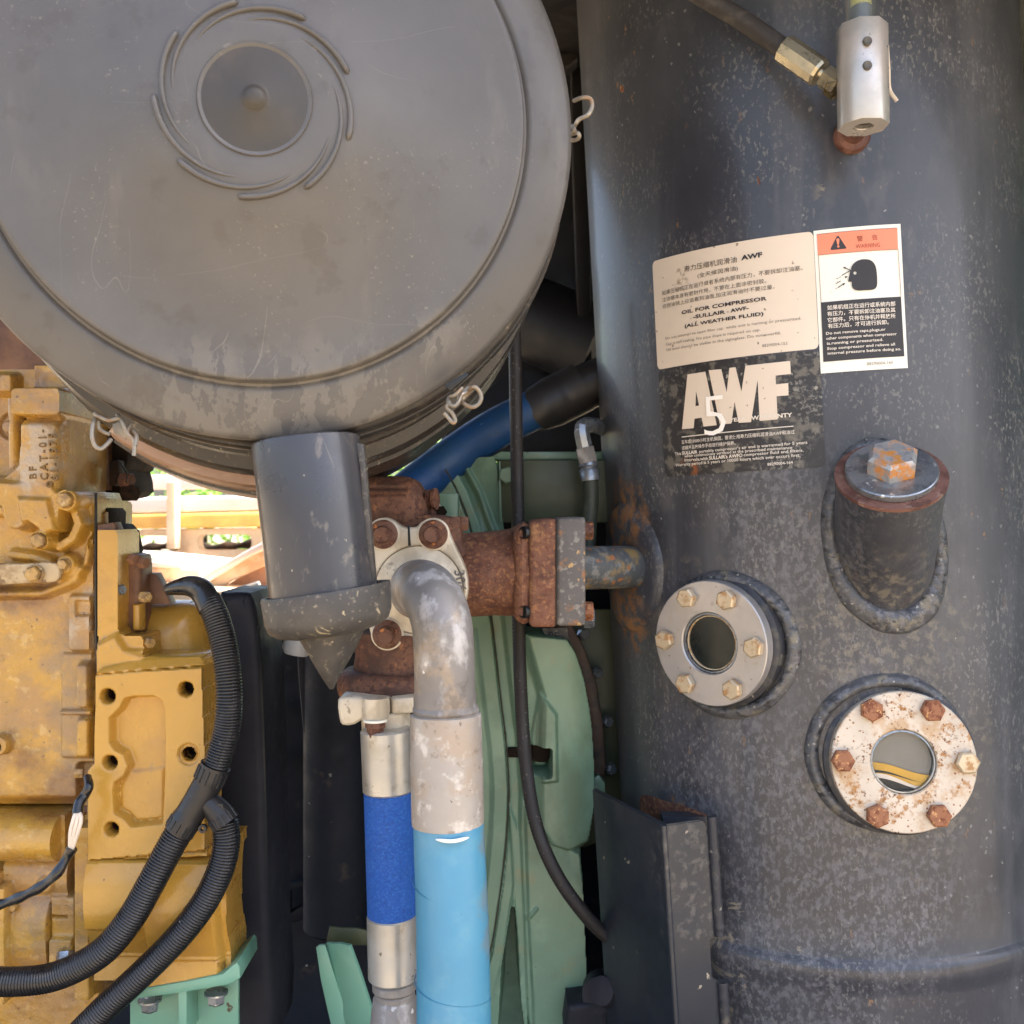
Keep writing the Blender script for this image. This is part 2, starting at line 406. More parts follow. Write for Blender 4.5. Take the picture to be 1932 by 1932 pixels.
m_boltw = mat('pale zinc bolt', C('#cdbb9d'), .4, .45, layers=[dict(c=C('#a9783f'), s=110, lo=.48, hi=.62, ro=.8, me=0, a=.85)], bump=(300, .4, .0005))
m_boltr = mat('rusty bolt', C('#946243'), .65, layers=[dict(c=C('#6f3b22'), s=140, lo=.48, hi=.62), dict(c=C('#cf9c66'), s=200, lo=.58, hi=.66)], bump=(260, .7, .0008))
m_boltb = mat('brown rusted bolt', C('#684736'), .7, layers=[dict(c=C('#4e2c20'), s=140, lo=.48, hi=.62), dict(c=C('#b5713c'), s=120, lo=.6, hi=.68)], bump=(260, .6, .0008))
m_rust = mat('cast iron rust', C('#795340'), .8, layers=[dict(c=C('#4c2e25'), s=35, lo=.45, hi=.65, a=.85), dict(c=C('#a5744c'), s=190, lo=.5, hi=.62, a=.65), dict(c=C('#6e4433'), s=220, lo=.52, hi=.6, off=5), dict(c=C('#ac7f54'), s=26, lo=.6, hi=.7, a=.5, off=9)], bump=(260, .8, .0012), bump2=(45, .4, .002))
m_rustd = mat('dark rust', C('#694735'), .75, layers=[dict(c=C('#3f2a22'), s=35, lo=.42, hi=.62, a=.85), dict(c=C('#a06a42'), s=60, lo=.54, hi=.68, a=.7), dict(c=C('#4d3024'), s=200, lo=.5, hi=.6, off=5)], bump=(240, .7, .001), bump2=(40, .4, .002))
m_rustg = mat('grey scaled steel plate', C('#5d5956'), .65, layers=[dict(c=C('#8d8880'), s=110, lo=.54, hi=.62, a=.8), dict(c=C('#9a6b44'), s=60, lo=.58, hi=.68, a=.8), spk(C('#b59668'), 120, .35, .2)], bump=(220, .5, .001))
m_glass = mat('sight glass', C('#ffffff'), .03, trans=1.0, vary=0)
m_glass.node_tree.nodes['Principled BSDF'].inputs['IOR'].default_value = 1.15
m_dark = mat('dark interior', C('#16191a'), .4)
m_oil = mat('amber oil', C('#b98c26'), .12, coat=.6, vary=.35)
m_grey = mat('pale inner wall', C('#837e72'), .35, layers=[dict(c=C('#8d877f'), s=50, lo=.5, hi=.66, a=.6)])
m_zinc = mat('galvanised plug', C('#9ea3a8'), .3, .7, layers=[dict(c=C('#6c7278'), s=60, lo=.48, hi=.6, a=.7), spk(C('#e0dfd8'), 120, .3, .2)], bump=(200, .3, .0006))
m_plug = mat('zinc plug head', C('#b3b2b0'), .4, .5, layers=[dict(c=C('#b87a38'), s=70, lo=.45, hi=.55, ro=.85, me=0, g=(30, .40, .5)), dict(c=C('#8a8a8c'), s=160, lo=.5, hi=.6, a=.6)], bump=(260, .5, .0007))
m_gask = mat('brown gasket face', C('#7c564a'), .6, layers=[dict(c=C('#5a3a30'), s=50, lo=.45, hi=.6), dict(c=C('#9a8070'), s=90, lo=.56, hi=.66, a=.6)], bump=(200, .3, .0005))
m_cream = mat('cream sticker', C('#e3d3bf'), .5, vary=.03, layers=[spk(C('#9c8c78'), 190, .25, .08), dict(c=C('#8f7a60'), s=90, lo=.5, hi=.62, blobs=[(tsurf(*tpx(1287, 535)), .014), (tsurf(*tpx(1284, 515)), .012)], bs=90, a=.8)])
m_white = mat('white sticker', C('#eceadd'), .45, vary=.02, layers=[spk(C('#b0a898'), 190, .25, .04)])
m_black = mat('black sticker', C('#2e2c2d'), .45, layers=[dict(c=C('#8a887f'), s=230, lo=.52, hi=.6, a=.6, g=(9, .48, .58)), spk(C('#a8a496'), 170, .4, .22, (10, .46, .6)), dict(c=C('#93552c'), s=60, lo=.5, hi=.62, blobs=[(tsurf(*tpx(1300, 888)), .02)], bs=60), dict(c=C('#7c766a'), s=60, lo=.52, hi=.62, a=.6, off=4)], bump=(260, .3, .0004))
m_orange = mat('orange print', C('#ec8a68'), .45, vary=.02)
m_ink = mat('black ink', C('#2a2a33'), .5, vary=.05); m_ink2 = mat('faded grey ink', C('#5d564e'), .5, vary=.1); m_ink3 = mat('pale ink', C('#8d8478'), .5)
m_panel = mat('black print panel', C('#302d2e'), .45, vary=.05)
m_red = mat('dark red ink', C('#8c4634'), .5); m_lit = mat('off white ink', C('#e6dccd'), .5, vary=.03)
m_line = mat('grey key line', C('#8a6a60'), .5)

tank = thing('oil_separator_tank', 'tall black oil separator tank with dusty chipped paint, stickers and round sight glasses', 'tank', tuple(A0 + TW * -.9))
sh = .4655
prof = [(0, -.9), (TR*.98, -.9)]
h = -.88
while h < -sh - .02: prof.append((TR + .003, h)); h += .1
prof += [(TR + .003, -sh - .024), (TR + .0035, -sh - .018), (TR + .0058, -sh - .010), (TR + .0070, -sh + .000), (TR + .0064, -sh + .006), (TR + .0042, -sh + .0105), (TR + .001, -sh + .0122), (TR, -sh + .014)]
h = -.4
while h < .88: prof.append((TR, h)); h += .1
prof += [(TR*.98, .9), (0, .9)]
part('shell', lathe(prof, TM, 160), m_tank, tank)

def fillet(c, n, r0, r1, hgt, seed, name='weld_fillet', mt=None, NA=160, NR=14, hump=False):
    """weld fillet: a rippled collar that runs out on the curved tank"""
    M = frame(c, n); V = []; Fc = []
    for j in range(NR + 1):
        s_ = j / NR
        for i in range(NA):
            a = 2 * math.pi * i / NA; w = mnoise.noise(Vector((math.cos(a) * 2.2, math.sin(a) * 2.2, seed)))
            rr = r0 + (r1 - r0) * s_ * (1 + .10 * w)
            q = M @ Vector((math.cos(a) * rr, math.sin(a) * rr, .15)); p = rayhit(q, -Vector(n), TR)
            rip = math.sin(a * 46 + 3 * w + s_ * 2.5) * .0004 + mnoise.noise(Vector((math.cos(a) * 14, math.sin(a) * 14, s_ * 3 + seed))) * .0011
            off = hgt * ((math.sin(math.pi * s_ ** .8) ** .7 if 0 < s_ < 1 else 0) if hump else ((1 - s_) ** 1.3 * 1.5 + .16 * (1 - s_ ** 8))) * (1 + .2 * w) + rip * (1 - s_ ** 6) if j < NR else -.001
            V.append(tuple(p + tnorm(tcoord(p)[0]) * off))
    for j in range(NR):
        for i in range(NA):
            k = (i + 1) % NA; Fc.append((j*NA + i, j*NA + k, (j+1)*NA + k, (j+1)*NA + i))
    return part(name, (V, Fc), mt or m_bead, tank, smooth=80)
# --- sight glasses
def sight(px, py, Yc, n, rad, rin, thick, bolt_r, bolt_mats, face, angs, inside, label, bolts_r):
    c = P(px, py, Yc); n = Vector(n).normalized(); M = frame(c, n)
    fl = part('sight_glass_flange', lathe([(rin, -thick), (rin, -.0012), (rin + .0012, 0), (rad - .001, 0), (rad, -.001), (rad, -thick), (rin, -thick)], M, 96), face, tank, label=label)
    base = part('flange_seat', lathe([(0, -thick - .03), (rad + .006, -thick - .03), (rad + .005, -thick - .004), (rad + .001, -thick - .0015), (rin + .01, -thick - .0012), (rin+.01, -thick-.02), (0, -thick-.02)], M, 72), m_weld, tank)
    for i, a in enumerate(angs):
        q = M @ Vector((bolts_r * math.cos(R(a)), bolts_r * math.sin(R(a)), .0004))
        bolt(fl, q, n, bolt_r, bolt_r * .72, bolt_mats[i], rot=random.uniform(0, 60))
    part('sight_tube', lathe([(rin - .0006, -thick), (rin - .0006, -.003), (rin - .0022, -.0028), (rin - .0022, -thick), (rin - .0006, -thick)], M, 64), m_zinc, fl)
    inside(fl, M, rin, thick)
    return M
def inside_dark(fl, M, rin, t):
    part('glass_disc', lathe([(0, -.0085), (rin - .0024, -.0085), (rin - .0024, -.0075), (0, -.0065)], M, 48), mat('dark pane', C('#182120'), .18, spec=.3, vary=.4), fl)
    part('sight_ring', lathe([(rin - .0045, -.0083), (rin - .0045, -.005), (rin - .0034, -.0048), (rin - .0034, -.0083), (rin-.0045, -.0083)], M, 64), m_boltw, fl)
def inside_oil(fl, M, rin, t):
    # chamber behind the pane: pale wall, amber oil with a dark pool at the bottom
    Mi = M; r = rin - .0024
    up = (M.inverted().to_3x3() @ Vector((0, 0, 1))); ang = math.atan2(up.y, up.x)
    def seg(y0, y1, n=20, wav=0, z=-.01):
        top = []; bot = []
        lo, hi = -r * .995, r * .995
        V = []; Fc = []
        for i in range(n + 1):
            x = lo + (hi - lo) * i / n; lim = math.sqrt(max(r*r - x*x, 0))
            a = max(-lim, min(lim, y0 + wav * math.sin(x / r * 2.6) - .10 * x)); b = max(-lim, min(lim, y1 + wav * math.sin(x / r * 2.6) - .16 * x))
            ca, sa = math.cos(ang - math.pi/2), math.sin(ang - math.pi/2)
            for yy in (a, b): V.append(tuple(Mi @ Vector((x * ca - yy * sa, x * sa + yy * ca, z))))
        for i in range(n): Fc.append((2*i, 2*i+2, 2*i+3, 2*i+1))
        return V, Fc
    part('chamber_wall', seg(-r*.36, r*1.0, z=-.0105), m_grey, fl)
    part('oil', seg(-r*1.0, -r*.26, wav=-r*.06, z=-.0085), m_oil, fl)
    part('oil_meniscus', seg(-r*.84, -r*.66, wav=-r*.10, z=-.0081), m_cream, fl)
    part('oil_pool', seg(-r*1.02, -r*.78, wav=-r*.07, z=-.0078), m_dark, fl)
    part('oil_line', seg(-r*.56, -r*.52, wav=-r*.07, z=-.0079), m_dark, fl)
    part('glass_pane', lathe([(0, -.0035), (r, -.0035), (r, -.0045), (0, -.0045)], M, 48), m_glass, fl)
th1, h1 = tpx(1340, 1214); n1 = tnorm(th1); n1 = (n1 + Vector((.03, 0, 0))).normalized()
c1Y = (rayhit((0, 0, 0), P(1338, 1214, 1), TR + .021)).y
Ra = S(119, c1Y)
M1 = sight(1338, 1214, c1Y, n1, Ra, S(58, c1Y), .013, S(19.5, c1Y), [m_boltw]*6, m_alu, [64, 117, 180, 238, 302, 1], inside_dark,
      'upper left sight glass flange of bright steel, dark pane', S(95, c1Y))
th2, h2 = tpx(1705, 1438); n2 = (tnorm(th2) * .6 + (-P(1705, 1438, 1)).normalized() * .4).normalized()
c2Y = (rayhit((0, 0, 0), P(1705, 1438, 1), TR + .022)).y
M2 = sight(1705, 1438, c2Y, n2, S(132, c2Y), S(60, c2Y), .014, S(22, c2Y), [m_boltr, m_boltr, m_boltr, m_boltr, m_boltr, m_boltw], m_aluw, [62, 121, 180, 243, 302, 2], inside_oil,
      'lower right sight glass flange speckled with rust, oil showing', S(112, c2Y))
fillet(P(1352, 1220, c1Y), tnorm(th1), Ra * .98, Ra * 1.20, .0075, 1, hump=True)
fillet(P(1694, 1432, c2Y), tnorm(th2), S(132, c2Y) * .98, S(132, c2Y) * 1.18, .008, 5, hump=True)

# --- filler neck and plug
cN = P(1681, 897, .985); az = R(14); el = R(50); nN = Vector((-math.sin(az) * math.cos(el), -math.cos(az) * math.cos(el), math.sin(el)))
rN = S(102, .985); MN = frame(cN, nN)
neck = part('filler_neck', lathe([(0, -.30), (rN * .93, -.30), (rN * .965, -.03), (rN*.985, -.008), (rN * .985, -.0002)], MN, 80), m_tank, tank)
part('neck_rim', lathe([(rN * .975, -.004), (rN * 1.0, -.003), (rN*1.0, .0005), (0, .0008)], MN, 80), m_gask, neck)
plug = part('filler_plug', lathe([(0, .0008), (rN * .81, .0010), (rN * .82, .002), (rN * .82, .0075), (rN * .80, .0085), (0, .0088)], MN, 80), m_zinc, neck)
part('filler_plug_head', xf(hexbolt(rN * .47, .019, 0, .2), MN @ Matrix.Translation((0, 0, .0088)) @ Matrix.Rotation(R(20), 4, 'Z')), m_plug, neck)
fillet(cN, nN, rN * .90, rN * 1.22, .0075, 9, 'neck_weld_fillet', hump=True)

# --- outlet nozzle on the left side and its pad
zN = -.0
n0 = P(1080, 1072, 1.132); n1_ = P(1172, 1070, 1.165); n2_ = P(1235, 1070, 1.22)
rz = S(41, 1.14)
noz = part('outlet_nozzle', tube([n0, n1_, n2_], rz, 40, 6), m_nozz, tank)
thn, hn = tpx(1185, 1070); nn_ = (n0 - n2_).normalized()
pts = []
MZ = frame(n1_, nn_)
for i in range(80):
    a = 2*math.pi*i/80; q = MZ @ Vector((math.cos(a) * rz * 1.12, math.sin(a) * rz * 1.12, .1)); pts.append(rayhit(q, -nn_, TR + .001))
part('nozzle_weld_bead', tube(pts, lambda l, L: .006 * (1 + .3 * mnoise.noise(Vector((l*80, 0, 0)))), 10, closed=True, raw=True), m_nozz, tank)
pth, phh = tpx(1188, 1070)
V = []; Fc = []; NR, NA = 12, 64
for j in range(NR + 1):
    for i in range(NA):
        a = 2*math.pi*i/NA; rr = .078 * j / NR
        off = .010 * (1 - (j / NR) ** 4) ** .5 if j < NR else -.002
        V.append(tuple(tsurf(pth - .02 + math.cos(a) * rr * .95 / TR, phh + math.sin(a) * rr, off)))
for j in range(NR):
    for i in range(NA):
        k = (i + 1) % NA; Fc.append((j*NA + i, j*NA + k, (j+1)*NA + k, (j+1)*NA + i))
part('nozzle_pad', (V, Fc), m_tank, tank, smooth=60)
# rust stained stub behind the gauge block
thg, hg = tpx(1606, 258); ng = tnorm(thg)
part('gauge_boss', lathe([(0, -.004), (S(33, 1.05), -.004), (S(33, 1.05), .006), (S(29, 1.05), .009), (S(20, 1.05), .010), (S(18, 1.05), .03), (0, .03)], frame(tsurf(thg, hg), ng), 48), m_gask, tank)

# --- stickers
def quadfn(tl, tr, br, bl):
    q = [tpx(*c) for c in (tl, tr, br, bl)]
    return lambda u, v: ((q[0][0]*(1-u) + q[1][0]*u)*(1-v) + (q[3][0]*(1-u) + q[2][0]*u)*v, (q[0][1]*(1-u) + q[1][1]*u)*(1-v) + (q[3][1]*(1-u) + q[2][1]*u)*v)
def strip(fn, off, r=0.0, asp=1.0, n=110, thick=.0006):
    V = []; Fc = []
    for i in range(n + 1):
        u = i / n; rv = r * asp; d = 0
        ue = min(u, 1 - u)
        if r and ue < r: d = rv * (1 - math.sqrt(max(1 - ((r - ue) / r) ** 2, 0)))
        for v, o in ((d, off), (1 - d, off), (1 - d, off - thick), (d, off - thick)):
            th, h = fn(u, v); V.append(tuple(tsurf(th, h, o)))
    for i in range(n):
        a = 4 * i; b = a + 4
        for k in range(4): Fc.append((a + k, a + (k + 1) % 4, b + (k + 1) % 4, b + k))
    return V, Fc
def wrap(vf, off):
    """vf lies in the unrolled surface (R*theta, h): cut it in narrow columns, then bend it on to the tank"""
    b = bmesh.new(); bv = [b.verts.new((v[0], v[1], 0)) for v in vf[0]]
    for f in vf[1]:
        try: b.faces.new([bv[i] for i in f])
        except ValueError: pass
    xs = [v[0] for v in vf[0]]; x = min(xs) + .012
    while x < max(xs):
        bmesh.ops.bisect_plane(b, geom=list(b.verts) + list(b.edges) + list(b.faces), plane_co=(x, 0, 0), plane_no=(1, 0, 0)); x += .012
    b.verts.index_update()
    V = [tuple(tsurf(v.co.x / TR, v.co.y, off)) for v in b.verts]; Fc = [tuple(v.index for v in f.verts) for f in b.faces]; b.free(); return V, Fc
def textvf(s, bold=0.0, extrude=0, sp=1.0):
    cd = bpy.data.curves.new('t', 'FONT'); cd.body = s; cd.size = 1; cd.offset = bold; cd.extrude = extrude; cd.resolution_u = 2; cd.space_character = sp
    return grabcurve(cd)
def lettering(items, mp):
    """items: (text, x0, y0, x1, y1, height, bold): lower left and lower right corner of the line and its height, measured on the print"""
    out = []
    for it in items:
        if it[0] == 'poly':
            pls = [[tpx(*mp(*p)) for p in pl] for pl in it[1]]
            v = flat([[(t * TR, h) for t, h in pl] for pl in pls], 0); out.append(v); continue
        s, x0, y0, x1, y1, hh, bold = it
        V, Fc = textvf(s, bold)
        if not V: continue
        xs = [v[0] for v in V]; ys = [v[1] for v in V]; ax, bx, ay, by = min(xs), max(xs), min(ys), max(ys)
        t0, h0 = tpx(*mp(x0, y0)); t1, h1 = tpx(*mp(x1, y1)); tu, hu = tpx(*mp(x0, y0 - hh))
        e = Vector(((t1 - t0) * TR, h1 - h0)); up = Vector((-e.y, e.x)).normalized() * (hu - h0)
        out.append(([(t0 * TR + e.x * (v[0]-ax)/(bx-ax) + up.x * (v[1]-ay)/(by-ay), h0 + e.y * (v[0]-ax)/(bx-ax) + up.y * (v[1]-ay)/(by-ay), 0) for v in V], Fc))
    return join(*out)
L1 = lambda x, y: (1221.6 + .17178*x, 416.6 + .17178*y)
L2 = lambda x, y: (1228.7 + .17544*x, 656.7 + .17544*y)
L3 = lambda x, y: (1525.3 + .14985*x, 416.6 + .14985*y)
def Q(mp, *c): return quadfn(*[mp(*p) for p in c])
st1 = part('sticker', strip(quadfn((1232, 494), (1534, 437), (1545, 658), (1242, 698)), .0011, .03, 1.3), m_cream, tank, label='cream compressor oil sticker, upper left of the three', smooth=0)
part('printing', wrap(lettering([
    ('寿力压缩机润滑油', 415, 567, 988, 460, 66, .004), ('(全天候润滑油)', 560, 640, 1000, 555, 60, .002),
    ('如果压缩机正在运行或者系统内部有压力，不要拆卸注油塞。', 175, 825, 1705, 547, 52, 0), ('注油塞本身有密封作用，不要在上面涂密封胶。', 175, 898, 1310, 688, 50, 0),
    ('在视油镜上应该看到油面,加注润滑油时不要过量。', 180, 970, 1400, 752, 50, 0)], L1), .0018), m_ink2, st1, smooth=0)
for it_ in [('AWF', 1035, 440, 1265, 402, 56, .04), ('OIL FOR COMPRESSOR', 385, 1032, 1315, 876, 42, .028), ('-SULLAIR', 510, 1080, 862, 1024, 42, .028), ('AWF-', 918, 1012, 1118, 980, 42, .028),
    ('(ALL WEATHER FLUID)', 420, 1190, 1280, 1053, 50, .028)]: part('heading', wrap(lettering([it_], L1), .0018), m_ink, st1, smooth=0)
part('small_print', wrap(lettering([('®', 878, 1018, 902, 1014, 24, 0), ('Do not attempt to open filler cap  while unit is running or pressurized.', 212, 1318, 1690, 1097, 38, .004), ('Cap is self-sealing. No pipe dope is required on cap.', 215, 1382, 1245, 1222, 38, .004),
    ('Oil level should be visible in the sightglass. Do not overfill.', 218, 1445, 1470, 1258, 38, .004), ('88290004-152', 1265, 1392, 1540, 1362, 32, 0)], L1), .0018), m_ink3, st1, smooth=0)
st2 = part('sticker', strip(quadfn((1243, 700), (1546, 661), (1558, 880), (1256, 900)), .0009, .03, 1.3), m_black, tank, label='worn black warranty sticker with big AWF letters, below the cream one', smooth=0)
part('big_letters', wrap(lettering([('poly', [[(398, 285), (590, 255), (712, 830), (570, 845), (550, 750), (475, 760), (465, 862), (340, 873)], [(490, 465), (522, 618), (485, 625)]]),
    ('poly', [[(625, 240), (760, 228), (818, 476), (846, 215), (912, 207), (975, 466), (1018, 192), (1495, 140), (1503, 280), (1340, 298), (1343, 392), (1475, 378), (1478, 510), (1350, 520), (1362, 768), (1170, 785), (1148, 345), (1078, 797), (945, 805), (902, 580), (868, 812), (745, 822)]])], L2), .0016), m_cream, st2, smooth=0)
part('white_printing', wrap(lettering([('YEAR', 848, 797, 1028, 781, 40, .03), ('WARRANTY', 1082, 778, 1520, 742, 46, .03),
    ('poly', [[(342, 952), (1530, 836), (1530, 846), (342, 962)]]),
    ('五年或10000小时主机保固，要求使用寿力压缩机润滑油AWF和油过', 340, 1035, 1545, 925, 44, .006), ('滤器并且按操作手册进行维护保养。', 345, 1095, 915, 1042, 42, .006),
    ('This', 268, 1157, 336, 1150, 34, .01), ('SULLAIR', 345, 1148, 510, 1134, 36, .035), ("portable compressor's air end is warranted for 5 years", 528, 1138, 1680, 1040, 42, .01),
    ('when continuously serviced at the prescribed maintenance', 370, 1188, 1520, 1095, 40, .01), ('intervals,with', 370, 1226, 622, 1208, 38, .01), ("SULLAIR's AWF®", 632, 1203, 990, 1172, 40, .03), ('compressor fluid and filters.', 1002, 1175, 1640, 1125, 42, .01),
    ('Warranty period is 5 years or 10000 hours which ever occurs first.', 275, 1285, 1605, 1178, 42, .01), ('88290004-164', 1255, 1267, 1525, 1245, 32, .012)], L2), .0022), m_lit, st2, smooth=0)
st3 = part('sticker', strip(Q(L3, (62, 132), (1152, 42), (1245, 1855), (155, 1925)), .0011), m_white, tank, label='tall white warning sticker with an orange band and a head symbol', smooth=0)
part('orange_band', strip(Q(L3, (105, 178), (1108, 97), (1118, 365), (120, 438)), .0018), m_orange, st3, smooth=0)
part('key_line', wrap(lettering([('poly', [[(103, 176), (1110, 95), (1110, 101), (103, 182)]]), ('poly', [[(118, 436), (1120, 363), (1120, 369), (118, 442)]]),
    ('poly', [[(119, 440), (125, 440), (160, 1033), (154, 1033)]]), ('poly', [[(1114, 366), (1120, 366), (1157, 960), (1151, 960)]])], L3), .0022), m_line, st3, smooth=0)
part('black_panel', strip(Q(L3, (155, 1033), (1155, 960), (1197, 1708), (187, 1780)), .0018), m_panel, st3, smooth=0)
head = smoothpoly([(530, 622), (545, 570), (580, 530), (630, 502), (690, 490), (760, 498), (810, 532), (838, 585), (850, 650), (855, 710), (856, 800), (840, 850), (795, 874), (700, 880), (620, 884), (568, 868), (543, 830), (540, 772)], 3)
def arrow(x0, y0, x1, y1, w=5, hl=34, hw=15):
    d = Vector((x1-x0, y1-y0)); L = d.length; d /= L; n = Vector((-d.y, d.x)); e = Vector((x1, y1)); s = Vector((x0, y0)); m = e - d*hl
    return [tuple(q) for q in (s + n*w, m + n*w, m + n*hw, e, m - n*hw, m - n*w, s - n*w)]
part('symbol', wrap(lettering([('poly', [[(367, 195), (380, 203), (470, 340), (472, 352), (455, 358), (290, 375), (275, 368), (277, 352), (352, 205)]]), ('poly', [head, circ(580, 664, 20)]), ('poly', [[(541, 772), (493, 772), (518, 645), (532, 622)]]),
    ('poly', [arrow(530, 630, 430, 588)]), ('poly', [[(412, 690), (522, 628), (527, 636), (416, 698)]]), ('poly', [[(345, 735), (372, 722), (374, 728), (347, 741)]]), ('poly', [[(380, 717), (400, 706), (403, 712), (383, 723)]]),
    ('poly', [arrow(455, 718, 488, 706, 4, 30, 14)]), ('poly', [[(340, 795), (400, 757), (404, 766), (343, 802)]]), ('poly', [arrow(365, 848, 460, 788)]), ('poly', [[(336, 862), (356, 850), (359, 855), (339, 867)]])], L3), .0022), m_panel, st3, smooth=0)
part('exclamation_mark', wrap(lettering([('poly', [smoothpoly([(346, 245), (366, 228), (384, 243), (378, 300), (368, 315), (358, 300)], 3)]), ('poly', [circ(371, 331, 15)])], L3), .0026), m_orange, st3, smooth=0)
part('red_printing', wrap(lettering([('警', 605, 270, 682, 263, 72, 0), ('告', 795, 252, 865, 246, 68, 0), ('WARNING', 590, 355, 892, 333, 52, -.005)], L3), .0022), m_red, st3, smooth=0)
part('white_printing', wrap(lettering([('如果机组正在运行或系统内部', 235, 1132, 1083, 1080, 62, .012), ('有压力，不要拆卸注油塞及其', 235, 1210, 1083, 1157, 62, .012), ('它部件。只有在停机并释放所', 240, 1287, 1085, 1233, 62, .012), ('有压力后，才可进行拆卸。', 243, 1362, 1000, 1312, 62, .012),
    ('Do not remove caps,plugs,or', 220, 1452, 960, 1398, 46, .014), ('other components when compressor', 222, 1515, 1100, 1455, 46, .014), ('is.running or pressurized.', 232, 1577, 930, 1528, 46, .014), ('Stop compressor and relieve all', 232, 1642, 1078, 1585, 46, .014),
    ('internal pressure before doing so.', 240, 1702, 1155, 1645, 46, .014)], L3), .0024), m_lit, st3, smooth=0)
part('small_print', wrap(lettering([('88290004-160', 730, 1825, 1055, 1806, 40, 0)], L3), .0022), m_ink3, st3, smooth=0)

part('numeral', wrap(lettering([('5', 588, 948, 822, 926, 420, -.01)], L2), .0028), mat('bright white ink', C('#fffaf0'), .4, vary=0), st2, smooth=0)
# --- gauge block, clear tube and hose at the top of the tank
m_blk = mat('white anodised block', C('#c2bfba'), .34, .45, layers=[dict(c=C('#ddd2ca'), s=20, lo=.4, hi=.6, a=.6), spk(C('#8a857e'), 160, .3, .1)], bump=(300, .15, .0003))
m_gold = mat('yellow zinc plated steel', C('#bdb297'), .3, .8, layers=[dict(c=C('#9b9488'), s=40, lo=.45, hi=.6, a=.6), dict(c=C('#6e6656'), s=90, lo=.6, hi=.7, a=.6)], bump=(300, .1, .0003))
m_hose = mat('black rubber hose', C('#3d3835'), .6, layers=[dict(c=C('#6e655c'), s=50, lo=.5, hi=.7, a=.4)], bump=(280, .3, .0005))
m_clear = mat('clear tube', C('#dfe8ea'), .05, trans=.9, vary=0); m_clear.node_tree.nodes['Principled BSDF'].inputs['IOR'].default_value = 1.2
m_galvd = mat('recessed grey screw', C('#5a5854'), .5)
m_yel = mat('yellow band', C('#e8d020'), .4, vary=.03); m_blackp = mat('black plastic', C('#262a2e'), .3, coat=.3)
gY = .955; gb = P(1629, 240, gY); gt = P(1626, 52, gY + .003); gd = (gt - gb).normalized(); Mg = frame(gb, gd)
gr = S(47, gY)
g = thing('gauge_block', 'white faceted aluminium gauge block with a clear tube above, in front of the tank top', 'gauge', tuple(gb))
L_ = (gt - gb).length
V, Fc = lathe([(gr*.42, .004), (gr*.42, 0), (gr*.985, 0), (gr, .0008), (gr, L_ - .0008), (gr*.985, L_), (gr * .72, L_), (gr*.72, L_-.003), (0, L_ - .003)], Matrix.Rotation(R(22.5), 4, 'Z'), 8)
part('block', xf((V, Fc), Mg), m_blk, g, smooth=50)
part('threaded_port', tube([Mg @ Vector((gr*.36*math.cos(a*.5), gr*.36*math.sin(a*.5), .0005 + a*.00025)) for a in range(52)], .0011, 6, raw=True), m_alu, g)
part('port_bore', lathe([(0, .012), (gr*.40, .012), (gr*.40, .0005)], Mg, 32), m_alu, g)
for yy in (77, 123):
    q = P(1637, yy, gY) ; q = q + Vector((0, -gr * .93, 0)); 
    part('grub_screw', lathe([(0, .0006), (.0022, .0004), (.0036, .0012), (.0042, .0002), (.0042, -.002)], frame(P(1637, yy, gY - gr*.94), CAMD), 20), m_galvd, g)
Mt = frame(gt, gd)
part('sight_tube', lathe([(gr * .60, 0), (gr * .60, .2), (gr*.55, .2), (gr*.55, 0), (gr*.6, 0)], Mt @ Matrix.Translation((-.001, 0, -.002)), 40), m_clear, g)
part('black_plug', lathe([(0, -.002), (gr*.48, -.002), (gr*.48, .018), (0, .019)], Mt, 32), m_blackp, g)
part('yellow_band', lathe([(0, .0195), (gr*.42, .0195), (gr*.42, .06), (0, .06)], Mt, 32), m_yel, g)
part('split_pin', tube([P(1673, 87, .98), P(1676, 130, .98), P(1678, 168, .985), P(1692, 191, .985)], .0021, 8, 5), m_cream, g)
hs = thing('gauge_hose', 'black rubber hose with yellow plated ferrule running to the white gauge block', 'hose', tuple(P(1470, 90, 1.0)))
hp = [P(1230, -70, 1.03), P(1320, -10, 1.03), P(1400, 38, 1.02), P(1485, 97, 1.0)]
part('hose', tube(hp, S(19, 1.0), 24, 8), m_hose, hs)
f0, f1 = P(1478, 91, .995), P(1548, 139, .98); fd = (f1 - f0).normalized(); fr = S(27, .99); Lf = (f1 - f0).length
part('ferrule', lathe([(0, 0), (fr*.9, 0), (fr, .0015), (fr, Lf - .003), (fr*.9, Lf), (0, Lf)], frame(f0, fd), 10), m_gold, hs, smooth=20)
part('neck', lathe([(0, Lf), (fr*.42, Lf), (fr*.36, Lf + .004), (fr*.5, Lf + .007), (0, Lf+.008)], frame(f0, fd), 24), m_gold, hs)
part('nut', xf(hexbolt(fr*.82, .017, 0, .1), frame(f1 + fd*.005, fd)), m_gold, hs, smooth=20)
part('elbow_nut', xf(hexbolt(fr*.72, .016, 0, .1), frame(P(1572, 172, .97), (.35, .5, .8))), m_gold, hs, smooth=20)
# chip marks of bare rust on the paint
def chip(pts, off=.0006, m=m_boltr):
    return part('rust_chip', wrap(lettering([('poly', [smoothpoly(pts, 2)])], lambda x, y: (x, y)), off), m, tank, smooth=0)
chip([(1171, 162), (1177, 163), (1177, 174), (1171, 173)]); chip([(1429, 332), (1433, 338), (1434, 349), (1430, 344)], m=m_rust)
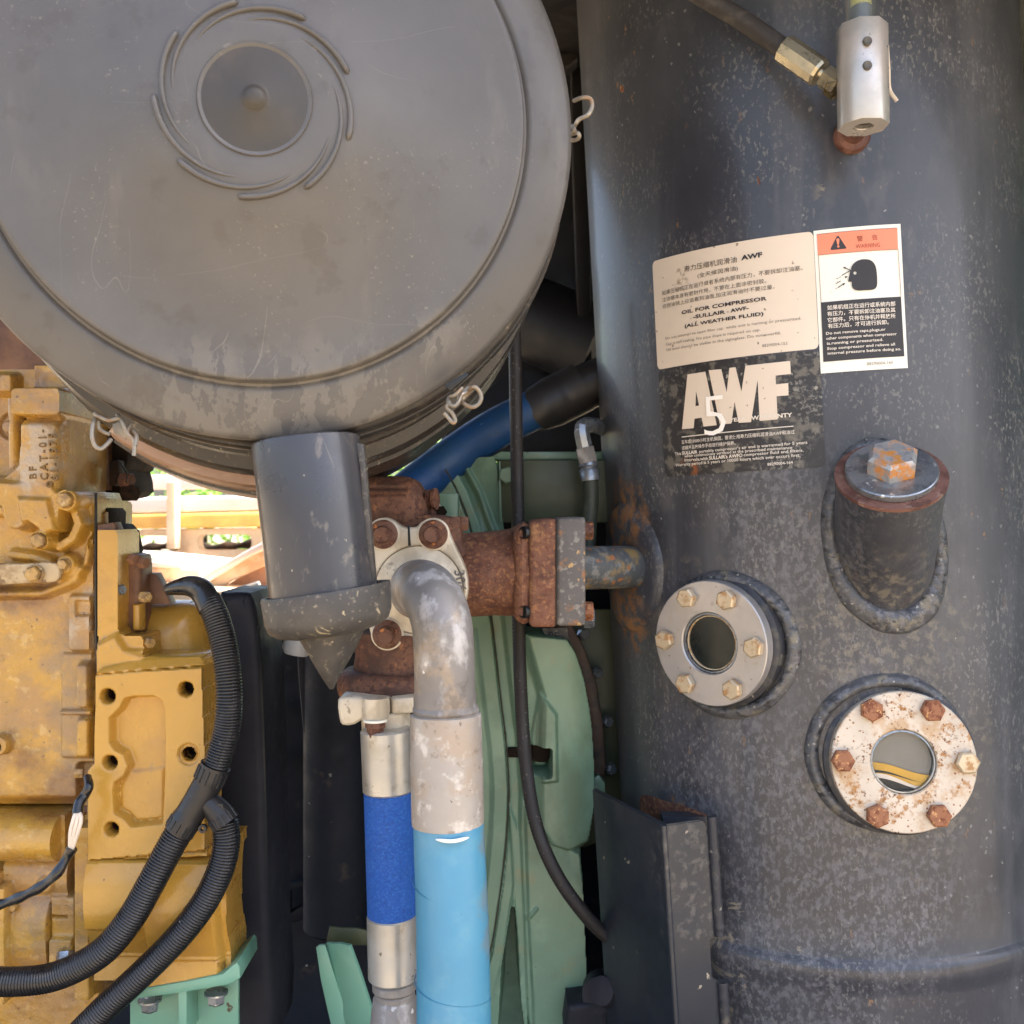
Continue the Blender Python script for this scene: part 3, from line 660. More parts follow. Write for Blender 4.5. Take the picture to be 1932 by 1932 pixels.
# ------------------------------------------------------------------ air filter housing
m_cov = mat('black moulded plastic, dusty', C('#53504d'), .38, vary=.06, layers=[
    dict(c=C('#615d58'), s=5, lo=.4, hi=.66, a=.6), dict(c=C('#736c64'), s=30, lo=.54, hi=.68, st=(1, 1, .3), a=.3, g=(7, .45, .6)),
    dict(c=C('#8a8377'), s=60, lo=.475, hi=.495, st=(1, 1, .45), a=.26, blobs=[(P(390, 745, .8), .065), (P(560, 760, .8), .06), (P(700, 745, .8), .05), (P(820, 640, .8), .03)], bs=25, ro=.7),
    dict(c=C('#968d7c'), s=330, lo=.61, hi=.68, a=.4, g=(12, .5, .62)), spk(C('#8f887d'), 90, .22, .03, (10, .45, .6), a=.6), spk(C('#cfc8b8'), 190, .16, .015, a=.7), dict(k='l', c=C('#8a8278'), s=14, w=.0016, dist=.2, a=.4, g=(9, .55, .58), off=7, st=(1, 1, .18)), dict(k='l', c=C('#857e74'), s=9, w=.0012, dist=.1, a=.4, g=(9, .55, .58), off=17, st=(.3, 1, 1)), dict(c=C('#4a443e'), s=30, lo=.56, hi=.66, a=.4, off=8)], bump=(260, .12, .0003), bump2=(9, .12, .003))
m_covd = mat('hub plastic', C('#3f3a33'), .42, vary=.1, layers=[dict(c=C('#5d5144'), s=12, lo=.45, hi=.7, a=.6), spk(C('#8d846f'), 160, .18, .05)], bump=(280, .12, .0003))
m_body = mat('filter body plastic', C('#2f2c2a'), .32, vary=.1, layers=[dict(c=C('#5c5348'), s=60, lo=.54, hi=.72, st=(1, 1, 1), a=.5), dict(c=C('#948874'), s=160, lo=.58, hi=.68, a=.6, g=(12, .45, .6))], bump=(200, .15, .0004))
m_strap = mat('dusty pink brown mounting band', C('#a88a76'), .38, .1, layers=[dict(c=C('#8a6d5a'), s=14, lo=.42, hi=.62, a=.6), dict(c=C('#6d5546'), s=60, lo=.55, hi=.64, st=(.3, .3, 3), a=.8), dict(c=C('#c9b29a'), s=30, lo=.56, hi=.7, st=(.4, .4, 2), a=.6)], bump=(120, .2, .0004))  # reflection on the strap is put into its coppery pink base
m_ej = mat('black rubber spout', C('#343439'), .32, coat=.3, vary=.12, layers=[dict(c=C('#504e4e'), s=16, lo=.45, hi=.7, st=(1, 1, .3), a=.5), dict(c=C('#857c70'), s=70, lo=.58, hi=.68, st=(1, 1, .5), a=.4), spk(C('#b5ab96'), 200, .2, .04), dict(k='l', c=C('#8f887a'), s=12, w=.002, st=(1, 1, .3), dist=.8, a=.6, g=(7, .5, .56))], bump=(240, .15, .0003))
m_ej2 = mat('scuffed black rubber cap', C('#3d3b39'), .5, vary=.12, layers=[dict(c=C('#59534d'), s=25, lo=.42, hi=.68, a=.5), dict(c=C('#b5a888'), s=60, lo=.66, hi=.69, dist=1.5, a=.7), dict(c=C('#8f8674'), s=200, lo=.58, hi=.68, a=.5), dict(k='l', c=C('#a89c80'), s=30, w=.004, dist=2, a=.6, g=(12, .5, .56)), spk(C('#b8ac90'), 160, .25, .06)], bump=(220, .4, .0006))
m_wire = mat('tarnished latch wire', C('#8d8475'), .4, .45, layers=[dict(c=C('#8a6a4a'), s=70, lo=.5, hi=.64, a=.7), dict(c=C('#d9d4c8'), s=50, lo=.58, hi=.7, a=.6)], bump=(300, .4, .0005))
FY = .80
Pr = P(490, 227, FY); ax = Vector((.165, -1, -.02)).normalized(); HL = .047
MF = frame(Pr, ax); MF2 = Matrix(((1, 0, 0, 0), (0, 1, 0, 0), (0, -.20, 1, .20 * .825), (0, 0, 0, 1))) @ MF; u_ = S(1, FY)               # 1 picture unit at the rim
af = thing('air_filter_housing', 'large round black air filter housing with a spiral ribbed cover, upper left', 'air filter', tuple(Pr))
RO = .2495
def hh(r): return HL - .022 * (r / .205)        # gently domed face
cov = [(0, HL + .004), (.004, HL + .0038), (.0078, HL + .002), (.0092, HL - .0008), (.0102, HL - .001), (.012, HL - .0016), (.036, HL - .0030), (.0395, HL - .0030), (.0402, HL - .0022), (.0412, HL - .0022), (.0420, hh(.042)+.0006), (.044, hh(.044)+.0012),
       (.086, hh(.086)+.0012), (.0875, hh(.0875) + .0004), (.2, hh(.2)), (.2035, hh(.2035) + .0008), (.2052, hh(.205) + .0002), (.2062, hh(.206) - .003), (.2070, hh(.207) - .0095), (.2090, hh(.208) - .0102), (.2115, hh(.208) - .0085), (.214, hh(.208) - .0080), (.236, .0075), (.2445, .0048), (.2485, .0022), (.2492, .0005), (RO, -.003), (RO, -.010), (RO - .006, -.011), (RO - .008, -.016)]
part('cover', lathe(cov[::-1], MF, 192), m_cov, af, smooth=50)
part('hub_recess', lathe([(.0385, HL - .0030), (.012, HL - .0011), (.0100, HL - .0004), (.0090, HL + .0002), (.0075, HL + .0024), (.004, HL + .0043), (0, HL + .0046)], MF, 96), m_covd, af, smooth=60)
# spiral ribs: outer end thick, tail thin, each sweeping about 78 degrees inward
def rib(ang):
    n = 40; V = []; Fc = []; k = 9
    for i in range(n + 1):
        t = i / n; a = R(ang + 80 * t); r = (.0725 - .0145 * (t ** 1.15)) ; w = .0023 * (1 - t) ** .5 + .0003; hgt = .0050 * (1 - t) ** .55 + .0002
        dr = -.0145 * 1.15 * max(t, .001) ** .15; da = R(80); T = Vector((dr * math.cos(a) - r * math.sin(a) * da, dr * math.sin(a) + r * math.cos(a) * da, 0)).normalized()
        Nn = Vector((T.y, -T.x, 0)); c = Vector((r * math.cos(a), r * math.sin(a), hh(r) + .0006))
        cap = math.sqrt(max(1 - max(0, (.06 - t) / .06) ** 2, 0)) if t < .06 else 1
        for j in range(k):
            b = math.pi * j / (k - 1); V.append(tuple(MF @ (c + Nn * (w * math.cos(b) * max(cap, .02)) + Vector((0, 0, hgt * math.sin(b) ** .6 * max(cap, .05) - .0003)))))
    for i in range(n):
        for j in range(k - 1): Fc.append((i*k + j, i*k + j + 1, (i+1)*k + j + 1, (i+1)*k + j))
    return V, Fc
for q in range(9): part('rib', rib(99 + 40 * q), m_cov, af, smooth=60)
bd = [(RO - .030, -.012), (RO - .010, -.015), (RO - .008, -.017), (RO - .001, -.019), (RO + .001, -.022), (RO + .001, -.030), (RO - .005, -.032), (RO - .005, -.046), (RO - .001, -.048), (RO - .001, -.058), (RO - .008, -.060), (RO - .008, -.085), (RO - .004, -.088), (RO - .004, -.098), (RO - .010, -.10), (RO - .010, -.118)]
part('body', lathe(bd, MF2, 160), m_body, af)
part('clamp_ring', lathe([(RO - .004, -.033), (RO + .0016, -.0335), (RO + .003, -.036), (RO + .003, -.042), (RO + .0016, -.045), (RO - .004, -.0455)], MF2, 160), m_body, af)
part('rear_shell', lathe([(RO - .010, -.118), (RO + .002, -.121), (RO + .004, -.128), (RO + .004, -.138), (RO - .008, -.14), (RO - .008, -.30), (0, -.31)], MF2, 128), m_body, af)
def arcband(prof, a0, a1, n=48):
    V = []; Fc = []; k = len(prof)
    for i in range(n + 1):
        a = R(a0 + (a1 - a0) * i / n)
        for r, h in prof: V.append(tuple(MF2 @ Vector((r * math.cos(a), r * math.sin(a), h))))
    for i in range(n):
        for j in range(k): Fc.append((i*k + j, i*k + (j+1) % k, (i+1)*k + (j+1) % k, (i+1)*k + j))
    Fc.append(tuple(range(k))); Fc.append(tuple(n*k + j for j in range(k)[::-1])); return V, Fc
part('mounting_band', arcband([(RO - .008, -.150), (RO + .010, -.150), (RO + .011, -.152), (RO + .011, -.212), (RO + .010, -.214), (RO - .008, -.214)], 236, 276), m_strap, af, recalc=True)
part('rear_band', lathe([(RO - .008, -.155), (RO + .004, -.156), (RO + .004, -.200), (RO - .008, -.202)], MF2, 160), m_body, af)
part('band_bead', arcband([(RO + .009, -.176), (RO + .0135, -.178), (RO + .0135, -.183), (RO + .009, -.185)], 236, 276), m_body, af, recalc=True)
# wire latches
def latch(label, wires, plates, Y):
    l = part('latch', tube([P(x, y, Y + dz) for x, y, dz in wires[0]], .0017, 8, 6), m_wire, af, label=label)
    for w in wires[1:]: part('wire', tube([P(x, y, Y + dz) for x, y, dz in w], .0016, 8, 6), m_wire, l)
    for pl in plates: part('plate', pxprism([pl], Y + .006, .0016, .0003), m_wire, l)
latch('latch at the right edge of the cover', [[(1083, 190, .01), (1100, 184, 0), (1114, 187, 0), (1117, 202, 0), (1109, 217, 0), (1092, 226, .004), (1083, 240, .01)], [(1080, 238, .01), (1084, 246, .0), (1080, 252, .01)], [(1080, 253, .01), (1090, 251, 0), (1093, 258, 0), (1087, 264, .005), (1079, 264, .01)]], [], .80)
latch('latch at the lower right of the cover', [[(880, 742, .01), (892, 730, 0), (903, 736, 0), (908, 750, 0), (902, 763, 0), (889, 768, 0), (874, 760, .003), (866, 752, .01)], [(847, 750, .006), (846, 760, 0), (857, 766, -.002), (866, 757, 0), (872, 744, .004), (884, 739, .006)], [(838, 779, 0), (846, 788, 0), (855, 798, -.001), (859, 792, 0), (852, 778, 0), (843, 768, 0), (850, 757, 0)], [(850, 748, .003), (860, 744, 0), (872, 732, .004)]],
      [[(862, 742), (884, 728), (893, 737), (874, 755), (862, 753)]], .80)
latch('bent latch at the lower left of the cover', [[(181, 790, 0), (176, 800, -.004), (174, 822, -.006), (179, 840, -.006), (190, 847, -.006), (200, 840, -.004), (210, 829, 0)], [(178, 780, -.002), (190, 787, -.006), (205, 793, -.006), (222, 789, -.004), (230, 792, 0)], [(186, 795, 0), (188, 808, 0), (198, 816, 0), (208, 819, 0)],
      [(221, 782, .002), (230, 794, -.003), (236, 808, -.004), (246, 832, -.003)], [(248, 801, 0), (240, 815, -.004), (247, 826, -.004), (254, 836, -.004), (253, 860, -.005)], [(252, 812, 0), (258, 822, -.003), (256, 840, -.005)]],
      [[(212, 800), (224, 796), (240, 806), (242, 822), (236, 828), (214, 816)]], .80)
part('latch_hook', pxprism([[(838, 726), (880, 702), (884, 708), (850, 738)]], .806, .006, .0008), m_dark, af)

# ------------------------------------------------------------------ dust ejector spout hanging below the cover
EY = .825
t0 = P(577, 829, EY); t1 = P(612, 1150, EY - .004); ed = (t0 - t1).normalized(); MEj = frame(t1, ed); er = S(99, EY); EL = (t0 - t1).length
ej = thing('dust_ejector', 'black rubber dust ejector spout with a pointed cap, hanging below the filter cover', 'dust ejector', tuple(t1))
part('spout', lathe([(er*.9, .0), (er, 0), (er*1.0, .02), (er * 1.01, EL * .5), (er * 1.02, EL - .004), (er*1.01, EL - .001), (er*.96, EL), (0, EL)], MEj, 80), m_ej, ej)
# moulded seam strip down the right side
sx = [];
seam = [(672, 836), (678, 860), (686, 930), (692, 1000), (700, 1060), (706, 1126)]
part('seam_strip', tube([P(x - 3, y, EY - .004) for x, y in seam], .0028, 8, 5), m_ej2, ej)
part('seam_flap', pxprism([[(671, 834), (686, 838), (710, 1122), (700, 1126), (690, 1040), (684, 950), (678, 880)]], EY - .012, .012, .0008), m_ej2, ej)
c0 = P(615, 1112, EY - .004); c1 = P(622, 1186, EY - .004); cd_ = (c0 - c1).normalized(); MC = frame(c1, cd_ ); cl = (c0 - c1).length; cr = S(121, EY - .004)
cap = lathe([(cr*.0, -.004), (cr*.60, -.004), (cr * .80, -.0015), (cr * .93, .003), (cr*.985, .010), (cr, cl - .002), (cr * .99, cl), (cr * .93, cl), (cr * .90, cl - .004), (cr*.84, cl - .006), (cr*.84, 0), (0, 0)], MC, 96, wob=.02)
V, Fc = cap; V = [tuple(Vector(v) + Vector((0, 0, (v[0] - c1.x) * .05 + (.004 if False else 0)))) for v in V]
part('cap', (V, Fc), m_ej2, ej, smooth=60)
# duckbill: round at the top, pinched to a slanted edge at the tip
V = []; Fc = []; n = 14; k = 40; top = P(624, 1180, EY - .006); tip = P(628, 1300, EY + .002)
for i in range(n + 1):
    t = i / n; c = top.lerp(tip, t); wx = S(68, EY) * (1 - t) ** .95 + .0025 * t; wy = S(62, EY) * (1 - t) ** .8 + .0008
    for j in range(k):
        a = 2*math.pi*j/k; x = math.cos(a) * wx; y = math.sin(a) * wy
        e = 1 + .35 * t * max(0, math.cos(a - R(15))) ** 6
        V.append((c.x + x * e, c.y + y, c.z + x * .12 + (.010 * t * max(0, math.cos(a)) ** 3)))
for i in range(n):
    for j in range(k): Fc.append((i*k + j, i*k + (j+1) % k, (i+1)*k + (j+1) % k, (i+1)*k + j))
Fc.append(tuple(n*k + j for j in range(k)))
part('duckbill', (V, Fc), m_ej2, ej, smooth=60, recalc=True)

# ------------------------------------------------------------------ discharge valve: rusty body, split flanges
vb = thing('discharge_valve', 'rusty cast iron discharge valve between the filter spout and the tank', 'valve', tuple(P(800, 1110, 1.08)))
m_cast = mat('cast aluminium clamp', C('#c9bfac'), .45, .2, layers=[dict(c=C('#a89b84'), s=30, lo=.45, hi=.65, a=.7), dict(c=C('#6e6455'), s=90, lo=.56, hi=.66, a=.7, g=(14, .48, .6)), spk(C('#7a6e5c'), 150, .3, .1)], bump=(200, .35, .0006))
m_galv = mat('oxidised aluminium pipe', C('#86827e'), .48, .25, layers=[dict(c=C('#c2bfbd'), s=45, lo=.50, hi=.64, st=(1, 1, .6), a=.8), dict(c=C('#77726e'), s=12, lo=.44, hi=.62, a=.7), dict(c=C('#a38f76'), s=24, lo=.52, hi=.66, a=.6, off=3), spk(C('#e0ddd9'), 120, .3, .18, (14, .45, .6)), dict(c=C('#59544e'), s=30, lo=.6, hi=.7, a=.6, off=8)], bump=(180, .35, .0006), bump2=(40, .3, .001))
m_slv = mat('weathered sleeve', C('#a39d96'), .45, .2, layers=[dict(c=C('#a08f7c'), s=22, lo=.44, hi=.62, a=.75), dict(c=C('#cfcac4'), s=50, lo=.52, hi=.66, a=.7), dict(c=C('#7d6f60'), s=90, lo=.58, hi=.68, a=.7), spk(C('#5d5146'), 130, .2, .08)], bump=(200, .3, .0005))
m_slv2 = mat('bright crimp sleeve', C('#b5b3ad'), .34, .55, layers=[dict(c=C('#a39d90'), s=14, lo=.44, hi=.6, a=.7), dict(c=C('#938a78'), s=60, lo=.58, hi=.68, a=.6), spk(C('#736c60'), 140, .25, .08)], bump=(240, .15, .0004))
# upper elbow cap
vY = 1.07
part('upper_elbow', relief(640, 815, 893, 985, 2, vY + .01, lambda X, Y: np.where(sp_(X, Y, smoothpoly([(640, 898), (690, 897), (765, 899), (788, 910), (800, 935), (806, 985), (640, 985)], 3)) > 0, np.nan,
     .035 * np.sqrt(np.clip(1 - ((Y - 960) / 66.0) ** 2, 0, 1)) * np.sqrt(np.clip(1 - ((np.maximum(X, 740) - 740) / 68.0) ** 4, 0, 1)) - .002 * ss(sl_(X, Y, [(640, 922), (770, 922)], 3), 3) - .002 * ss(sl_(X, Y, [(640, 934), (765, 934)], 2), 3)), .07), m_rustd, vb, smooth=60)
part('plug', xf(hexbolt(.011, .008, 0, .1), frame(P(692, 888, 1.1), (0, 0, 1))), mat('oily brass plug', C('#7d6030'), .3, .6, layers=[dict(c=C('#33281c'), s=90, lo=.48, hi=.56)]), vb)
part('plug_thread', lathe([(.0075, 0), (.0075, .003), (.0085, .004), (.0075, .005), (.0085, .006), (.0075, .007), (.0075, .012)], frame(P(692, 900, 1.1), (0, 0, 1)), 20), m_rustd, vb)
sp1 = P(808, 942, 1.08)
part('side_plug', lathe([(.006, -.004), (.009, -.002), (.0105, 0), (.009, .001), (.0105, .002), (.009, .003), (.0105, .004), (.009, .005), (.0115, .006), (.0115, .009), (.0, .010)], frame(sp1, (.97, -.25, .05)), 24), m_boltb, vb)
part('clamp_plate', pxprism([smoothpoly([(640, 972), (700, 974), (790, 972), (832, 972), (862, 980), (868, 990), (870, 1025), (862, 1060), (640, 1050)], 2)], vY - .02, .05, .003, 2), m_rustd, vb)
bolt(vb, P(845, 992, 1.06), (.9, -.1, .1), .010, .014, m_boltb); bolt(vb, P(862, 988, 1.07), (1, 0, 0), .0085, .012, m_boltb)
# main body and tube to the right
tY = 1.135; ta = P(800, 1092, tY - .01); tb = P(992, 1076, tY)
tr_ = S(79, tY)
part('body', tube([P(700, 1095, tY), P(800, 1090, tY), P(1000, 1076, tY)], tr_, 56, 6, wob=.02), m_rust, vb)
part('body_core', box(P(765, 1090, vY + .055), (S(180, vY), .06, S(170, vY)), None, .012), m_rustd, vb)
# square flange with rounded ear, then grey plate
dF = (P(1000, 1076, tY) - P(800, 1090, tY)).normalized()
def slab(x0, x1, yt0, yb0, yt1, yb1, Y, dep, bev, mt, name, par=vb):
    """plate standing across the pipe: x0..x1 in the picture, with its depth"""
    V = []; 
    for x, yt, yb in ((x0, yt0, yb0), (x1, yt1, yb1)):
        for y in (yt, yb):
            p = P(x, y, Y); V += [(p.x, Y, p.z), (p.x, Y + dep, p.z)]
    b = bmesh.new(); bv = [b.verts.new(v) for v in V]
    for f in ((0, 1, 3, 2), (4, 6, 7, 5), (0, 4, 5, 1), (2, 3, 7, 6), (0, 2, 6, 4), (1, 5, 7, 3)): b.faces.new([bv[i] for i in f])
    bmesh.ops.recalc_face_normals(b, faces=b.faces)
    bmesh.ops.bevel(b, geom=list(b.edges) + list(b.verts), offset=bev, segments=4, affect='EDGES', profile=.5); b.verts.index_update()
    vf = [tuple(v.co) for v in b.verts], [tuple(v.index for v in f.verts) for f in b.faces]; b.free()
    return part(name, vf, mt, par)
fy = 1.075
slab(998, 1052, 982, 1184, 977, 1185, fy, .125, .006, m_rust, 'square_flange')
slab(968, 1006, 988, 1178, 984, 1182, fy + .005, .115, .012, m_rust, 'flange_ear')
part('flange_boss', lathe([(tr_ * 1.0, -.035), (tr_ * 1.05, -.012), (tr_ * 1.14, -.003), (tr_*1.2, .004), (0, .006)], frame(P(990, 1078, tY), dF), 48), m_rust, vb)
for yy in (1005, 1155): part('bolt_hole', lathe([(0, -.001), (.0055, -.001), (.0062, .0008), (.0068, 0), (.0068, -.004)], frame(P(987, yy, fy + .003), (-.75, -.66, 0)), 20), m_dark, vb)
slab(1051, 1105, 977, 1182, 975, 1181, fy - .003, .13, .004, m_rustg, 'grey_flange_plate')
slab(1048, 1053, 983, 1180, 983, 1180, fy + .001, .12, .001, m_dark, 'gasket')
for yy, mt_ in ((1001, m_boltb), (1153, m_boltr)):
    bolt(vb, P(1104, yy, fy + .03), (1, -.05, 0), .0105, .009, mt_, rot=12); 
bolt(vb, P(1102, 1165, fy + .08), (1, -.05, 0), .012, .012, m_zinc, rot=12)
# aluminium split flange facing the viewer
aY = 1.03; fc = (790, 1113)
outl = [(703, 1000), (709, 985), (728, 976), (745, 984), (757, 993), (772, 995), (786, 993), (796, 984), (818, 977), (836, 986), (846, 1002), (858, 1030), (872, 1058), (881, 1085), (883, 1115), (877, 1140), (862, 1165), (840, 1190), (800, 1204), (775, 1202), (752, 1215), (728, 1221), (708, 1208), (695, 1180), (690, 1100), (692, 1040)]
fl_ = part('split_flange', pxprism([smoothpoly(outl, 3), circ(fc[0], fc[1], 84, 48)], aY, .024, .0025, 3), m_cast, vb)
part('split_gap', pxprism([[(769, 992), (773, 992), (775, 1030), (770, 1030)]], aY - .0006, .004, .0002), m_dark, fl_)
part('cast_number', (lambda vf: vf)(xf(textvf('306', .01, .03), Matrix.Translation(P(857, 1075, aY - .0002)) @ Matrix.Rotation(R(84), 4, 'Y') @ Matrix.Rotation(R(90), 4, 'X') @ Matrix.Scale(.0150, 4))), m_rustg, fl_, smooth=0)
Mfc = frame(P(fc[0], fc[1], aY), CAMD); ru = S(1, aY)
part('hose_shoulder', lathe([(ru * 83, -.02), (ru * 83, -.001), (ru*81.5, 0), (ru * 66, .001), (ru * 58, .003), (ru*50, .003), (0, .0)], Mfc, 80), m_cast, vb)
part('shoulder_gap', lathe([(ru * 83.2, -.003), (ru * 85.6, -.003), (ru*85.6, -.012), (ru*83.2, -.012)], Mfc, 80), m_dark, vb)
for bx, by, rr in ((724, 1008, 22), (818, 1008, 22), (731, 1196, 22)):
    part('washer', lathe([(0, .0), (ru * 31, 0), (ru * 31, .0014), (ru * 28, .0022), (0, .0022)], frame(P(bx, by, aY), CAMD), 32), m_cast, fl_)
    part('bolt', lathe([(0, .002), (ru * 27, .002), (ru * 27.5, .0045), (ru * 24, .006), (ru * 17, .0065), (ru*16, .008), (ru * 15.5, .018), (ru*14, .020), (0, .0195)], frame(P(bx, by, aY), CAMD), 36), m_boltb, fl_)
# lower rusty neck and lip
part('lower_neck', lathe([(S(100, 1.07), 0), (S(100, 1.07), .014), (S(80, 1.07), .022), (S(76, 1.07), .045), (S(90, 1.07), .07), (0, .07)], frame(P(745, 1315, 1.075), (0.02, 0, 1)), 56), m_rustd, vb)
part('lower_lip', lathe([(0, -.004), (S(88, 1.07), -.004), (S(104, 1.07), .001), (S(109, 1.07), .008), (S(110, 1.07), .018), (S(103, 1.07), .026), (S(92, 1.07), .030), (0, .03)], frame(P(745, 1316, 1.075), (.02, 0, 1)), 64, wob=.015), m_rustd, vb)

# ------------------------------------------------------------------ big grey elbow pipe and turquoise hose
pp = thing('elbow_hose', 'grey aluminium elbow with crimped sleeve feeding the light blue hose', 'hose', tuple(P(840, 1400, .9)))
e = [P(787, 1120, 1.04), P(786, 1116, 1.005), P(790, 1108, .955), P(812, 1122, .905), P(832, 1170, .883), P(838, 1240, .880), P(840, 1352, .880)]
part('elbow', tube(e, lambda l, L: S(56, .9) if l < L * .93 else S(56, .9) * (1.03), 48, 12), m_galv, pp)
part('weld_collar', lathe([(S(54, .88), -.004), (S(60, .88), 0), (S(63, .88), .003), (S(61, .88), .006), (S(55, .88), .010)], frame(P(841, 1345, .88), (0, 0, 1)), 56, wob=.03), m_galv, pp)
s0, s1 = P(841, 1345, .88), P(845, 1554, .878); sdv = (s1 - s0).normalized(); SL = (s1 - s0).length; sr = S(67.5, .88)
part('sleeve', lathe([(sr*.6, 0), (sr*.90, 0), (sr*.985, .0012), (sr, .005), (sr*1.0, .03), (sr*1.012, .04), (sr * 1.012, SL - .004), (sr*1.0, SL), (sr*.9, SL)], frame(s0, sdv), 64), m_slv, pp)
m_turq = mat('light blue hose cover', C('#4787a5'), .42, coat=.1, vary=.06, layers=[dict(c=C('#5f94a8'), s=30, lo=.5, hi=.7, a=.5, off=12), dict(c=C('#6a7c84'), s=26, lo=.44, hi=.5, a=.75, blobs=[(P(906, 1700, .87) , .022), (P(908, 1765, .87), .02), (P(912, 1590, .87), .014)], bs=60), dict(c=C('#7fa0ac'), s=14, lo=.6, hi=.72, a=.35), spk(C('#2f6f93'), 110, .16, .06)], bump=(60, .15, .0008, (1, 1, .3)), bump2=(300, .1, .0002))
s2 = P(846, 1548, .878); h2 = P(857, 1960, .868); h3 = P(862, 2150, .862)
part('hose', tube([s2, s2.lerp(h2, .5) + Vector((.0012, -.002, 0)), h2, h3], (S(66.5, .878), S(72, .87)), 56, 16, wob=.006), m_turq, pp, smooth=60)
m_seam = mat('hose seam', C('#35738f'), .5, vary=.1)
for y0_, y1_ in ((1660, 1700), (1845, 1880), (1755, 1762)):
    q_ = []
    for i in range(15):
        t_ = i / 14; a_ = R(-100 + 185 * t_) if y0_ != 1755 else R(20 + 60 * t_); yy = y0_ + (y1_ - y0_) * t_; f_ = (yy - 1548) / (1960 - 1548); c_ = s2.lerp(h2, f_); rr_ = S(66.5 + 5.2 * f_ * .8, .876) * 1.022
        q_.append(c_ + Vector((math.sin(a_) * rr_, -math.cos(a_) * rr_, 0)))
    part('wrap_seam', tube(q_, .00042, 6, 2), m_seam, pp)
part('white_mark', (lambda vf: vf)(tube([P(822, 1584, .8462), P(845, 1587, .8448), P(862, 1586, .8452), P(885, 1580, .8492)], lambda l, L: .0014 * (1 - abs(2*l/L - 1)**4) + .0003, 6, 6)), m_white, pp)

# ------------------------------------------------------------------ smaller hose behind: clamp, sleeve, blue hose, lower sleeve
ss_ = thing('blue_sleeved_hose', 'narrow hose with bright sleeves and royal blue cover, left of the light blue hose', 'hose', tuple(P(730, 1500, 1.0)))
sY = 1.0
m_royal = mat('royal blue cover', C('#0f4fa2'), .6, vary=.08, layers=[dict(c=C('#2f6cba'), s=330, lo=.5, hi=.6, a=.6, st=(1, 1, 1.6)), dict(c=C('#0d3a80'), s=400, lo=.54, hi=.64, a=.6, off=4)], bump=(300, 1, .0022, (1, 1, .5)))
def cyl(name, x0, y0, x1, y1, r, mt, par, Y=sY, ch=.002, seg=48, wob=0, cone=1.0):
    a = P(x0, y0, Y); b = P(x1, y1, Y); d = (b - a); L = d.length; rr = S(r, Y)
    return part(name, lathe([(0, 0), (rr - ch, 0), (rr, ch), (rr * cone, L - ch), (rr * cone - ch, L), (0, L)], frame(a, d), seg, wob), mt, par)
cyl('collar', 727, 1340, 729, 1376, 46, m_cast, ss_, 1.02)
cyl('upper_sleeve', 728, 1374, 733, 1494, 48, m_slv2, ss_)
cyl('hose', 733, 1492, 740, 1728, 46.5, m_royal, ss_, seg=56, wob=.012)
cyl('lower_sleeve', 740, 1724, 743, 1846, 48, m_slv2, ss_)
cyl('lower_collar', 744, 1844, 745, 1872, 42, m_galv, ss_, ch=.004)
cyl('fitting_waist', 745, 1868, 745, 1884, 38, m_galv, ss_)
cyl('fitting_cone', 745, 1880, 743, 1990, 41, m_galv, ss_, cone=1.25)
clp = thing('split_clamp', 'pale cast split clamp with a rusty bolt under the lower rust neck', 'clamp', tuple(P(710, 1340, 1.03)))
part('clamp_left', pxprism([smoothpoly([(637, 1321), (655, 1314), (700, 1316), (732, 1318), (736, 1330), (734, 1352), (712, 1358), (690, 1355), (668, 1368), (646, 1369), (639, 1355)], 2)], 1.0, .07, .004, 3), m_cast, clp)
part('clamp_right', pxprism([[(737, 1318), (750, 1317), (780, 1315), (782, 1345), (765, 1348), (738, 1350)]], 1.0, .07, .003, 2), m_cast, clp)
part('boss', lathe([(0, 0), (S(24, 1), 0), (S(25, 1), .003), (S(25, 1), .022), (0, .024)], frame(P(708, 1359, .99), (0, 0, 1)), 32), m_cast, clp)
part('washer', lathe([(0, 0), (S(22, 1), 0), (S(22, 1), .0022), (0, .0024)], frame(P(708, 1361, .985), (0, 0, 1)), 32), m_white, clp)
bolt(clp, P(708, 1361, .985), (0, 0, -1), S(19, 1), .007, m_boltb); bolt(clp, P(708, 1374, .985), (0, 0, -1), S(16, 1), .009, m_boltb)
cyl('spigot', 740, 1350, 742, 1375, 36, m_cast, clp, 1.03)
# ------------------------------------------------------------------ engine block (cast, painted yellow)
YEL = C('#bd8f38')
GR = [dict(c=C('#a07a50'), s=10, lo=.46, hi=.62, a=.75, off=2), dict(c=C('#8f7556'), s=26, lo=.5, hi=.6, a=.6, off=9, g=(6, .45, .58)), dict(c=C('#6b5030'), s=7, lo=.54, hi=.72, a=.7, off=5),
      spk(C('#4a2c1c'), 60, .22, .09, (9, .45, .6)), spk(C('#6a5138'), 160, .25, .12, off=3), dict(c=C('#d9b878'), s=60, lo=.57, hi=.66, a=.4, off=4)]
m_yel_e = mat('engine yellow, oily', YEL, .30, coat=.4, vary=.14, layers=GR + [dict(c=C('#b3a28a'), s=30, lo=.42, hi=.55, blobs=[(P(80, 850, 1.03), .035), (P(165, 1130, 1.05), .022), (P(160, 1200, 1.05), .026), (P(60, 890, 1.03), .03)], bs=40, a=.8), dict(c=C('#8d7458'), s=22, lo=.4, hi=.56, blobs=[(P(160, 1330, 1.05), .06), (P(120, 1250, 1.05), .04), (P(150, 1480, 1.06), .05)], bs=30, a=.7),
       dict(c=C('#70492c'), s=14, lo=.38, hi=.6, blobs=[(P(60, 1480, 1.06), .06), (P(10, 720, 1.06), .05), (P(120, 1480, 1.06), .05), (P(40, 1110, 1.05), .04)], bs=22, a=.75)], bump=(170, .9, .0014), bump2=(45, .45, .0025))
